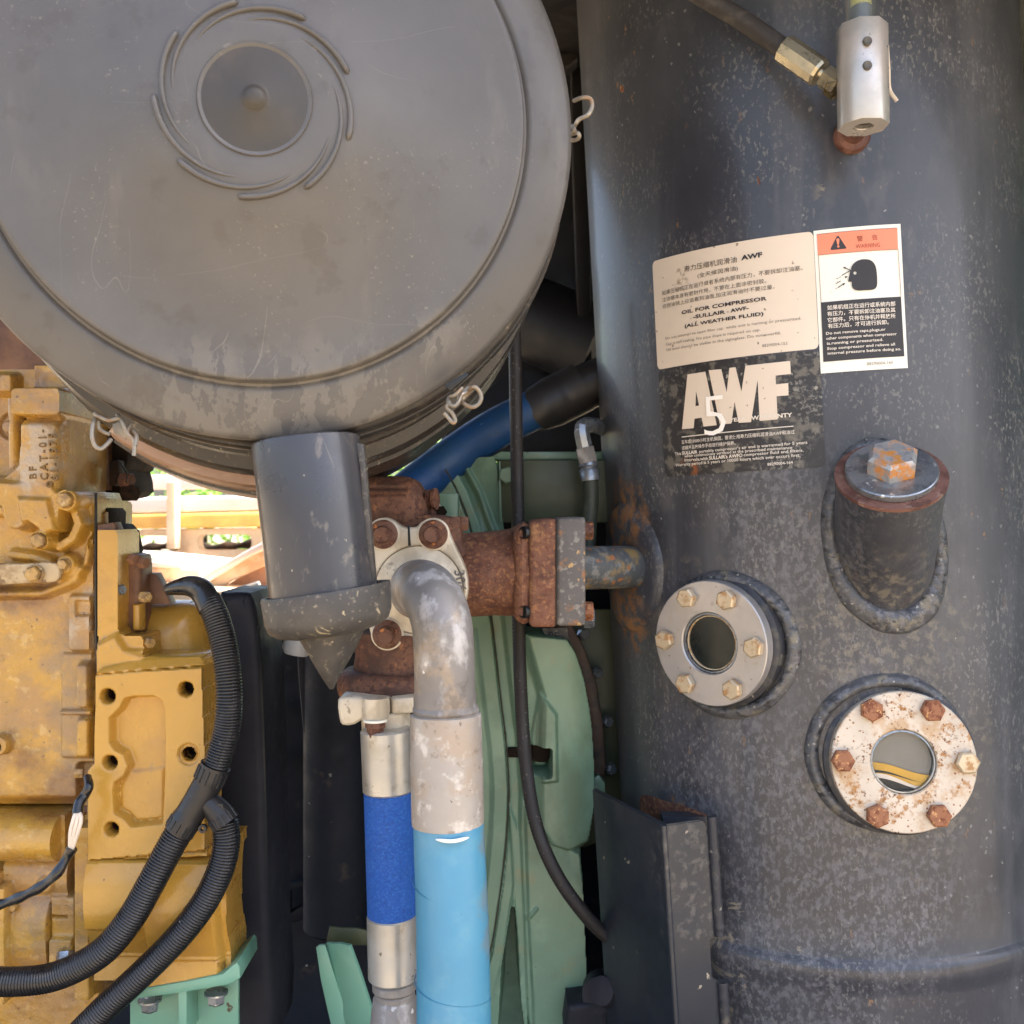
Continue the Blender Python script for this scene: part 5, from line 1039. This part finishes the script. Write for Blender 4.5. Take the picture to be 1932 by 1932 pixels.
# ------------------------------------------------------------------ green air end
ae = thing('compressor_air_end', 'large green cast compressor air end behind the light blue hose', 'compressor', tuple(P(1000, 1930, 1.3)))
AY = 1.30
Gl = [(840, 885), (862, 925), (885, 985), (908, 1080), (928, 1170), (943, 1300), (955, 1400), (960, 1480), (957, 1560), (948, 1650), (928, 1780), (900, 1870)]
def hD(X, Y):
    h = .045 * np.clip(1 - ((X - 1000) / 170.0) ** 2, -.5, 1) + .0008 * vnoise(X, Y, 30, 4)
    def up(d, hh, w, add=False):
        nonlocal h
        t = ss(d, w); h = h + hh * t if add else h * (1 - t) + hh * t
    gx = np.interp(Y, [p[1] for p in Gl], [p[0] for p in Gl]); dg = X - gx
    h = np.where(dg < 0, np.where(dg > -58, .040 - .0002 * np.abs(dg), .02), h)
    h = np.where((dg < -26) & (Y > 1180), h - .010 * np.clip((-dg - 26) / 9, 0, 1), h)
    tq = np.clip((26 - dg) / 8, 0, 1) * (dg > 1); h = h * (1 - tq) + .036 * tq
    h = h - .006 * np.exp(-(np.abs(dg) / 1.6) ** 2)
    # vertical swell of the main body
    bx = np.interp(Y, [1180, 1300, 1400, 1500, 1600, 1700, 1940], [985, 1010, 1040, 1035, 1000, 1000, 1012])
    up(sp_(X, Y, [(985, 1180), (1080, 1190), (1130, 1300), (1130, 1500), (1110, 1570), (1050, 1590), (1015, 1540), (1015, 1450), (1020, 1300)]), .018, 20, True)
    up(sp_(X, Y, [(1016, 1290), (1046, 1330), (1048, 1450), (1020, 1452), (1000, 1380)]), .006, 6, True)
    up(sb_(X, Y, 985, 1392, 1036, 1442, 5), .012, 6); up(sb_(X, Y, 1006, 1400, 1032, 1438, 8), .024, 10)
    # pillar and dark opening below
    up(sp_(X, Y, [(1090, 1585), (1020, 1560), (990, 1500), (996, 1700), (1004, 1850), (1010, 2000), (1120, 2000), (1105, 1750), (1098, 1650)]), .052, 6)
    up(sp_(X, Y, [(968, 1690), (974, 1730), (985, 1840), (1000, 1930), (1000, 1990), (930, 1990), (945, 1900), (950, 1800), (960, 1740)]), -.03, 8)
    up(sp_(X, Y, [(960, 1500), (982, 1560), (988, 1700), (994, 1860), (1004, 1990), (996, 1990), (980, 1860), (972, 1700)]), .040, 6)
    up(sl_(X, Y, [(992, 1706), (1010, 1684)], 2), .004, 6, True)
    top = Y < 1010
    h = np.where(top, h - .02, h)
    up(sl_(X, Y, [(878, 880), (905, 930), (925, 985), (935, 1010)], 5), .008, 9, True)
    out = sp_(X, Y, [(826, 1000), (820, 950), (836, 905), (870, 880), (905, 862), (935, 862), (950, 985), (985, 1185), (1066, 1196), (1082, 1222), (1098, 1271), (1107, 1320), (1113, 1365), (1117, 1440), (1117, 1500), (1106, 1566), (1092, 1586), (1095, 1650), (1100, 1760), (1108, 1960), (880, 1960), (880, 1200)])
    return np.where(out > 0, np.nan, h)
def col_layers(): return [dict(c=C('#b5b58a'), s=6, lo=.46, hi=.62, a=.55), spk(C('#3d4a40'), 60, .14, .06), dict(c=C('#8c8a66'), s=24, lo=.58, hi=.7, a=.5, off=3)]
part('casting', relief(820, 1122, 860, 1958, 1.7, AY, hD, .1), m_grn, ae, smooth=75)
part('gasket', tube([P(x, y, AY - .0405) for x, y in Gl], lambda l, L: .0011 + .0006 * mnoise.noise(Vector((l * 150, 0, 0))), 6, 6), mat('dark sealant', C('#3c3a2c'), .7), ae)
part('stud', pxprism([smoothpoly([(996, 1408), (1010, 1396), (1034, 1402), (1038, 1422), (1032, 1438), (1004, 1436)], 2)], AY - .038, .03, .003), m_dkb, ae)
part('stud_arm', pxprism([[(958, 1412), (1005, 1410), (1005, 1432), (958, 1430)]], AY - .043, .02, .003), m_dkb, ae)
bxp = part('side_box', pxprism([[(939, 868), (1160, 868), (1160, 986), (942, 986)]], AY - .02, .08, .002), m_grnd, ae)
part('box_top', pxprism([[(925, 862), (945, 852), (1150, 852), (1150, 868), (939, 868)]], AY + .0, .06, .002), m_grn, ae)
part('box_side', pxprism([[(927, 879), (939, 872), (941, 940), (930, 936)]], AY - .01, .05, .001), m_grnm, ae)
part('box_flange', pxprism([[(941, 870), (944, 870), (947, 984), (942, 984)]], AY - .024, .003, .0006), m_grn, ae)
bolt(bxp, P(957, 897, AY - .02), CAMD, S(17, 1.28), .010, m_grn, rot=20)
rg = part('ring_flange', pxprism([[(1044, 1176), (1076, 1176), (1104, 1226), (1126, 1292), (1138, 1368), (1143, 1440), (1141, 1462), (1128, 1467), (1119, 1455), (1117, 1400), (1108, 1322), (1086, 1250)]], AY + .02, .012, .002), mat('dark brown ring', C('#4d382a'), .55, layers=[dict(c=C('#6b4a34'), s=20, lo=.46, hi=.64, a=.8), dict(c=C('#2f2620'), s=40, lo=.5, hi=.64)], bump=(100, .3, .001)), ae)
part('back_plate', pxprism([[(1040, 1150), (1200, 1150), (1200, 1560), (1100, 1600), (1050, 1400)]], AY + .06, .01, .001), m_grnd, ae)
for x, y in ((1097, 1196), (1123, 1268), (1142, 1361), (1149, 1449)): bolt(ae, P(x, y, AY + .035), (.5, -.86, 0), S(11, 1.33), .010, m_zinc, rot=10, name='ring_bolt')
part('green_lug', pxprism([[(1117, 1470), (1130, 1462), (1142, 1478), (1142, 1506), (1118, 1500)]], AY + .01, .02, .002), m_grn, ae)
tg = part('tag_plate', pxprism([[(1022, 1186), (1070, 1184), (1074, 1206), (1052, 1216), (1038, 1214)]], AY - .034, .004, .0008), m_rustg, ae)
part('cast_lettering', xf(textvf('05', .01, .05), Mtx(1034, 1203, AY - .0345, .012, 10)), m_ink, tg, smooth=0)
for x, y, w_, h_ in ((846, 956, 18, 26), (858, 1000, 14, 20)):
    part('lug', pxprism([rrect(x - w_, y - h_, x + w_, y + h_, 4, 3)], AY - .09, .03, .002), m_grn if y < 980 else m_grnm, ae)
part('lever', pxprism([smoothpoly([(812, 928), (822, 940), (840, 970), (846, 1000), (834, 990), (818, 960)], 2)], AY - .10, .01, .002), m_cast, ae)
part('lever_bolt', hexbolt(.008, .01), m_dkb, ae, frame(P(831, 966, AY - .1), CAMD))

# blue rubber hose with black boot
bh = thing('blue_coolant_hose', 'dark blue hose with a black rubber boot running up behind the black cable', 'hose', tuple(P(900, 850, 1.3)))
m_blu = mat('dark blue ribbed rubber', C('#1c4a80'), .5, vary=.08, layers=[dict(c=C('#2a4a44'), s=5, lo=.5, hi=.7, a=.5), spk(C('#5f7c9c'), 120, .2, .06)], bump=(260, .5, .0008, (1, .6, 1)))
m_boot = mat('dusty black boot', C('#2f2c2a'), .5, layers=[dict(c=C('#8a7048'), s=30, lo=.45, hi=.62, blobs=[(P(1056, 735, 1.27), .018)], bs=60), dict(c=C('#4a443e'), s=12, lo=.5, hi=.7, a=.6)], bump=(90, .2, .0006))
part('hose', tube([P(735, 955, 1.26), P(790, 912, 1.28), P(850, 866, 1.30), P(930, 812, 1.32), P(1010, 772, 1.33), P(1060, 752, 1.34)], S(39, 1.3), 40, 10), m_blu, bh)
part('boot', tube([P(1018, 770, 1.33), P(1020, 769, 1.33), P(1060, 750, 1.34), P(1100, 730, 1.34)], lambda l, L: S(43 + 5 * min(1, l / L * 3), 1.33), 40, 8), m_boot, bh)
part('boot_collar', tube([P(1076, 745, 1.34), P(1110, 728, 1.34), P(1150, 712, 1.34)], S(44, 1.34), 40, 8), m_boot, bh)
# black braided cable
bc = thing('braided_hose', 'thin black braided hose hanging straight down past the rusty flange, then bending right', 'hose', tuple(P(975, 1200, 1.22)))
m_braid = mat('black braid', C('#2c2826'), .5, vary=.06, layers=[spk(C('#6d655c'), 260, .3, .2)], bump=(420, .8, .0012))
p_ = spline([P(966, 560, 1.24), P(971, 640, 1.24), P(974, 800, 1.235), P(977, 985, 1.232), P(979, 1190, 1.225), P(984, 1330, 1.215), P(992, 1440, 1.205), P(1010, 1550, 1.19), P(1045, 1640, 1.18), P(1095, 1715, 1.18), P(1150, 1770, 1.19), P(1230, 1810, 1.2)], 30)
part('hose', tube(resample(p_, .0022), lambda l, L: S(12.5, 1.22) * (1 + .05 * math.sin(l * 1400)), 16, raw=True), m_braid, bc, smooth=60)
# small hydraulic line at the tank's left edge
hl = thing('oil_return_line', 'small dark green hose with plated elbow fitting close to the tank left side', 'hose', tuple(P(1110, 900, 1.36)))
HYd = 1.235
part('elbow', tube([P(1150, 812, HYd + .06), P(1118, 802, HYd + .02), P(1098, 808, HYd), P(1104, 848, HYd)], S(15, HYd), 8, 5), m_zinc, hl, smooth=20)
part('nut', xf(hexbolt(S(19, HYd), .020, 0, .1), frame(P(1103, 845, HYd), (.22, 0, -1))), m_galv, hl, smooth=20)
part('collar', lathe([(0, 0), (S(17, HYd), 0), (S(19, HYd), .004), (S(15, HYd), .007), (S(19, HYd), .010), (S(19, HYd), .022), (0, .022)], frame(P(1110, 872, HYd), (.1, 0, -1)), 12), m_zinc, hl)
part('hose', tube([P(1113, 895, HYd), P(1115, 940, HYd), P(1110, 1010, HYd), P(1108, 1100, HYd)], S(15, HYd), 18, 6), mat('green black hose', C('#363c32'), .55, layers=[dict(c=C('#5a6150'), s=60, lo=.52, hi=.66, a=.6)], bump=(120, .3, .0008)), hl)

# ------------------------------------------------------------------ channel bracket welded to the tank
cb = thing('channel_bracket', 'tall folded black steel bracket standing against the tank at the bottom', 'bracket', tuple(P(1250, 1930, 1.1)))
m_chan = mat('black bracket paint', C('#252a32'), .38, coat=.2, vary=.1, layers=[dict(c=C('#3a3a40'), s=10, lo=.46, hi=.66, a=.5), dict(c=C('#7a756e'), s=110, lo=.48, hi=.66, a=.35, blobs=[(P(1300, 1620, 1.06), .06), (P(1320, 1720, 1.06), .05)], bs=40), spk(C('#a39684'), 90, .2, .08), dict(c=C('#8a5a3c'), s=50, lo=.4, hi=.6, blobs=[(P(1335, 1548, 1.06), .012)])], bump=(120, .15, .0006))
Yc = 1.055; cA = P(1117, 1488, Yc * 1.132); cB = P(1252, 1557, Yc); cC = P(1340, 1546, Yc * 1.0)
cC = P(1338, 1545, 1.075)
lean = Vector((.062, -.012, -1)); T_ = .006
def sheet(a, b, L, th, name, mt=m_chan, notch=None, nrm=None):
    d = (b - a); n = d.cross(lean).normalized()
    if n.y > 0: n = -n
    if nrm: n = nrm
    ln = (b - a).length; e = d.normalized()
    pl = notch or [(0, 0), (ln, 0), (ln, L), (0, L)]
    V = []; 
    for x, t in pl: V.append(tuple(a + e * x + lean * t - n * 0))
    for x, t in pl: V.append(tuple(a + e * x + lean * t - n * th))
    k = len(pl); Fc = [tuple(range(k)), tuple(range(2*k - 1, k - 1, -1))] + [(i, i + k, (i+1) % k + k, (i+1) % k) for i in range(k)]
    b_ = bmesh.new(); bv = [b_.verts.new(v) for v in V]
    for f in Fc: b_.faces.new([bv[i] for i in f])
    bmesh.ops.recalc_face_normals(b_, faces=b_.faces); bmesh.ops.bevel(b_, geom=list(b_.edges), offset=.0012, segments=2, affect='EDGES'); b_.verts.index_update()
    vf = [tuple(v.co) for v in b_.verts], [tuple(v.index for v in f.verts) for f in b_.faces]; b_.free()
    return part(name, vf, mt, cb)
sheet(cA, cB, .5, T_, 'side_plate')
ln = (cC - cB).length
sheet(cB, cC, .5, T_, 'front_plate', notch=[(0, 0), (ln * .84, 0), (ln * 1.04, .012), (ln * 1.04, .105), (ln * .95, .124), (ln * .85, .125), (ln * .85, .165), (ln * 1.02, .17), (ln * 1.05, .19), (ln * 1.05, .5), (0, .5)])
part('inner_web', box(P(1300, 1760, 1.12), (.06, .02, .26)), m_chan, cb)
part('corner_weld', tube([cB + lean * t for t in (.0, .1, .2, .3, .5)], .0035, 10, 4), m_chan, cb)
part('rusty_seat', wrap(lettering([('poly', [smoothpoly([(1212, 1500), (1262, 1512), (1338, 1538), (1330, 1566), (1255, 1562), (1215, 1540)], 3)])], lambda x, y: (x, y)), .0012), m_rust, cb, smooth=0)
part('weld_bead', tube([cC + lean * t + Vector((.003, .0, 0)) for t in (-.003, .03, .06, .10, .122)], lambda l, L: .0055 * (1 + .3 * math.sin(l * 500) * .3), 10, 6), m_weld, cb)
part('weld_bead', tube([cC + lean * t + Vector((.003, .0, 0)) for t in (.17, .20, .24, .28)], lambda l, L: .006 * (1 + .1 * math.sin(l * 500)), 10, 6), m_weld, cb)
lb = thing('chassis_lug', 'grey rounded chassis lug in shade at the foot of the black bracket', 'bracket', tuple(P(1110, 1930, 1.2)))
part('lug', pxprism([smoothpoly([(1070, 1905), (1076, 1898), (1120, 1892), (1160, 1890), (1160, 1990), (1070, 1990)], 2)], 1.2, .05, .006, 3), m_navy2, lb)
part('bolt', lathe([(0, 0), (.016, 0), (.018, .004), (.016, .012), (0, .014)], frame(P(1145, 1870, 1.19), (-.5, -.6, .3)), 20), m_navy2, lb)
part('upper_lug', lathe([(0, 0), (.02, 0), (.024, .02), (.02, .05), (0, .05)], frame(P(1140, 1860, 1.25), (-.2, -.9, .2)), 20), m_navy2, lb)

# ------------------------------------------------------------------ dark panels behind
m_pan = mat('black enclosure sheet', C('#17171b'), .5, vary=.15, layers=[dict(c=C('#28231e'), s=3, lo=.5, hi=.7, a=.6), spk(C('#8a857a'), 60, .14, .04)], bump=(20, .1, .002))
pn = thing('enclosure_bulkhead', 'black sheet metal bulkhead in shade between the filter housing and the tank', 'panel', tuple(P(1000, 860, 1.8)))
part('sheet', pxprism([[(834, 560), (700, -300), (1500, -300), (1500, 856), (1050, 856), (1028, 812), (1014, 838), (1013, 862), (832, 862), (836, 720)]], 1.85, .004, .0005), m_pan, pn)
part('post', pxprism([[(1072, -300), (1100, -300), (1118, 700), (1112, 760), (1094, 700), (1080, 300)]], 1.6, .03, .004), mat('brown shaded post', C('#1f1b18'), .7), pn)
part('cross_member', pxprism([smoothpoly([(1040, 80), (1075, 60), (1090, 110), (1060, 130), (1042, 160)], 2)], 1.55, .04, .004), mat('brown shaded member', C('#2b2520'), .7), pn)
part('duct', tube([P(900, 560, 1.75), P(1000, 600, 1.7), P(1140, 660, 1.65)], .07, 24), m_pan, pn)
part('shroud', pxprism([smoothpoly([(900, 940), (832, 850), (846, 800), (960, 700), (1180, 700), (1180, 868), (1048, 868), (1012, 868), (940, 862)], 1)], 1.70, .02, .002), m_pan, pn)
part('strut', pxprism([[(797, 805), (812, 795), (804, 850), (796, 862)]], 1.5, .015, .001), m_dkb, pn)
gpn = thing('green_door_panel', 'pale green enclosure panel just visible past the right side of the tank', 'panel', tuple(P(2000, 1900, 1.8)))
part('sheet', pxprism([[(1880, -500), (2700, -500), (2700, 2600), (1880, 2600)]], 1.75, .004, .0005), mat('pale green sheet', C('#b5cbb0'), .35, coat=.2, vary=.04), gpn)
part('reflection_sheet', box((1.12, 1.35, 0), (.006, 1.1, 1.3)), mat('teal green sheet', C('#6d948c'), .35, coat=.2, vary=.04), gpn)  # out of view, added so the tank's right edge reflects teal

sk = thing('bounce_block_plate', 'unseen black plate added under the machine to block ground bounce', 'floor', (0.3, 1.2, -.8))
part('sheet', box((.3, 1.3, -.8), (4.2, 1.6, .012)), m_pan, sk)  # unseen plate added to cut light bounced up from the ground
cr_ = thing('shade_roof', 'unseen canopy roof added above the compressor to shade it', 'roof', (0.3, 1.2, .69))
part('sheet', box((.3, 1.37, .70), (4.2, 1.4, .012)), m_pan, cr_)  # unseen roof added to keep sun and sky off the machine
part('front_rail', box((.3, .68, .68), (4.2, .03, .05)), m_grn, cr_)
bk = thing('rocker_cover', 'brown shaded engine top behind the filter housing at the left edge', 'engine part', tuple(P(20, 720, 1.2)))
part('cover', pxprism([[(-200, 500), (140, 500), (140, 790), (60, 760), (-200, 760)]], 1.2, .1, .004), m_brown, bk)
# ------------------------------------------------------------------ beyond the machine: rusty crawler frame, bushes, ground
m_by = mat('overexposed yellow beam', C('#e8b862'), .5, vary=.1, layers=[dict(c=C('#cf964e'), s=6, lo=.46, hi=.62, a=.7)], bump=(40, .2, .002))  # beam colours made pale to carry the overexposed daylight
m_bp = mat('overexposed pale steel', C('#ead8d0'), .45, vary=.06, layers=[dict(c=C('#d0b8ac'), s=5, lo=.5, hi=.7, a=.5)])
m_br = mat('rusty track frame', C('#dcc4a8'), .65, vary=.12, layers=[dict(c=C('#bd9672'), s=7, lo=.45, hi=.62, a=.8), dict(c=C('#e8c8a4'), s=26, lo=.53, hi=.62, a=.6)], bump=(30, .3, .003))
m_br2 = mat('dark rusty plate', C('#b08c78'), .65, layers=[dict(c=C('#c09478'), s=24, lo=.55, hi=.62, a=.7)], bump=(30, .3, .003))
BY = 2.6
tf = thing('track_frame', 'rusty track frame with long slots and a yellow rail, in daylight behind the engine', 'track frame', tuple(P(350, 1060, BY)))
part('rail', pxprism([[(120, 940), (620, 932), (620, 962), (120, 972)]], BY, .12, .008, 2), m_bp, tf)
part('yellow_rail', pxprism([[(120, 974), (620, 962), (620, 992), (120, 1000)]], BY - .01, .14, .008, 2), m_by, tf)
part('side_plate', pxprism([[(120, 1001), (620, 994), (620, 1062), (440, 1062), (120, 1060)], rrect(232, 1011, 337, 1040, 8, 4), rrect(373, 1009, 474, 1038, 10, 4)], BY + .01, .05, .004), m_br, tf)
part('upper_bar', pxprism([[(120, 896), (620, 896), (620, 920), (120, 924)]], BY + .3, .05, .004), m_bp, tf)
part('post', pxprism([rrect(313, 908, 331, 1036, 3, 2)], BY - .05, .04, .004), m_br, tf)
part('slot_chain', tube([P(225, 1031, BY + .2), P(270, 1036, BY + .2), P(330, 1029, BY + .2), P(400, 1034, BY + .2), P(480, 1026, BY + .2)], lambda l, L: .012 + .004 * math.sin(l * 90), 10, 10), m_dkb, tf)
wb = thing('white_pipe', 'overexposed white pipe lying below the rusty track frame', 'pipe', tuple(P(320, 1055, BY)))
part('pipe', tube([P(200, 1050, BY - .15), P(320, 1056, BY - .15), P(420, 1066, BY - .15), P(520, 1078, BY - .15)], .018, 20, 6), mat('white painted pipe', C('#f0eee8'), .5, vary=.02), wb)
bb = thing('rusty_box', 'pale rusty box beside the diagonal brace behind the engine', 'box', tuple(P(330, 1100, BY - .3)))
part('box', pxprism([[(262, 1070), (300, 1068), (376, 1068), (383, 1080), (380, 1112), (262, 1116)]], BY - .35, .2, .01, 2), m_br, bb)
part('lid', pxprism([[(284, 1059), (340, 1064), (340, 1072), (284, 1070)]], BY - .36, .1, .004), m_bp, bb)
db = thing('diagonal_brace', 'rusty angle iron brace slanting up behind the rubber spout', 'brace', tuple(P(430, 1080, BY - .4)))
part('top_flange', pxprism([[(376, 1098), (384, 1086), (470, 1036), (560, 990), (560, 1008), (470, 1050), (390, 1100)]], BY - .42, .10, .004), m_bp, db)
part('web', pxprism([[(380, 1104), (392, 1092), (470, 1048), (560, 1004), (560, 1040), (440, 1094), (418, 1108), (392, 1112)]], BY - .40, .02, .003), m_br, db)
part('gusset_plate', pxprism([[(424, 1106), (500, 1058), (560, 1030), (560, 1122), (430, 1114)]], BY - .36, .02, .003), m_br2, db)
part('pin', tube([P(458, 1113, BY - .5), P(490, 1103, BY - .5)], .008, 12, 2), m_galv, db)
fb = thing('floor_beam', 'wide pale rusty beam low behind the flywheel guard', 'beam', tuple(P(400, 1130, BY - .5)))
part('beam', pxprism([[(240, 1108), (620, 1118), (620, 1148), (240, 1140)]], BY - .5, .3, .006, 2), m_br, fb)
sb2 = thing('far_slab', 'sunlit pale concrete slab low behind the machine, seen under the spout cap', 'slab', tuple(P(520, 1250, 3.2)))
part('slab', pxprism([[(200, 1146), (900, 1146), (900, 1500), (200, 1500)]], 3.0, .3, .01), mat('pale concrete', C('#d8c2a8'), .8, vary=.08), sb2)
# bushes: many small leaves on twigs, overexposed behind
m_leaf = mat('sunlit leaves', C('#8cc24a'), .45, vary=.3, layers=[dict(c=C('#4f7d2a'), s=14, lo=.45, hi=.6, a=.8), dict(c=C('#c8e48a'), s=30, lo=.52, hi=.62)])
def leaves(name, cx, cy, cz, sx, sy, sz, n, label):
    b = thing('bush', label, 'bush', (cx, cy, cz - sz))
    V = []; Fc = []
    for i in range(n):
        p = Vector((random.gauss(0, .45), random.gauss(0, .45), random.gauss(0, .45)))
        p = Vector((cx + p.x * sx, cy + p.y * sy, cz + p.z * sz)); s = random.uniform(.02, .05)
        a = Vector((random.uniform(-1, 1), random.uniform(-1, 1), random.uniform(-1, 1))).normalized(); c = a.orthogonal().normalized(); c.rotate(Matrix.Rotation(random.random() * 6.28, 3, a)); d = a.cross(c)
        k = len(V); V += [tuple(p - c * s), tuple(p + d * s * .45), tuple(p + c * s), tuple(p - d * s * .45)]; Fc.append((k, k+1, k+2, k+3))
    part('foliage', (V, Fc), m_leaf, b, kind='stuff', smooth=0)
    for i in range(5):
        q = Vector((cx + random.uniform(-.5, .5) * sx, cy, cz - sz)); part('stem', tube([q, q + Vector((random.uniform(-.2, .2), 0, sz * .8)), q + Vector((random.uniform(-.4, .4), 0, sz * 1.6))], (.02, .006), 6, 4), m_dkb, b)
leaves('bush', -1.5, 5.6, .2, 1.4, .5, 1.0, 2600, 'bright green bush seen through the slots of the rusty track frame')
leaves('bush', -.2, 5.8, .5, 1.1, .5, 1.0, 2600, 'bright green bush seen in the gap above the rusty valve')
leaves('bush', .9, 5.4, .2, 1.2, .5, 1.0, 1500, 'bright green bush behind the bulkhead, in the small chink above the green box')
gm = mat('dry pale ground', C('#85796a'), .9, vary=.15, layers=[dict(c=C('#6e614a'), s=1.5, lo=.45, hi=.6), dict(c=C('#a5977c'), s=12, lo=.52, hi=.62)], bump=(8, .4, .01))
g_ = part('ground', ([(-60, -60, -1.25), (60, -60, -1.25), (60, 90, -1.25), (-60, 90, -1.25)], [(0, 1, 2, 3)]), gm, kind='structure', smooth=0)
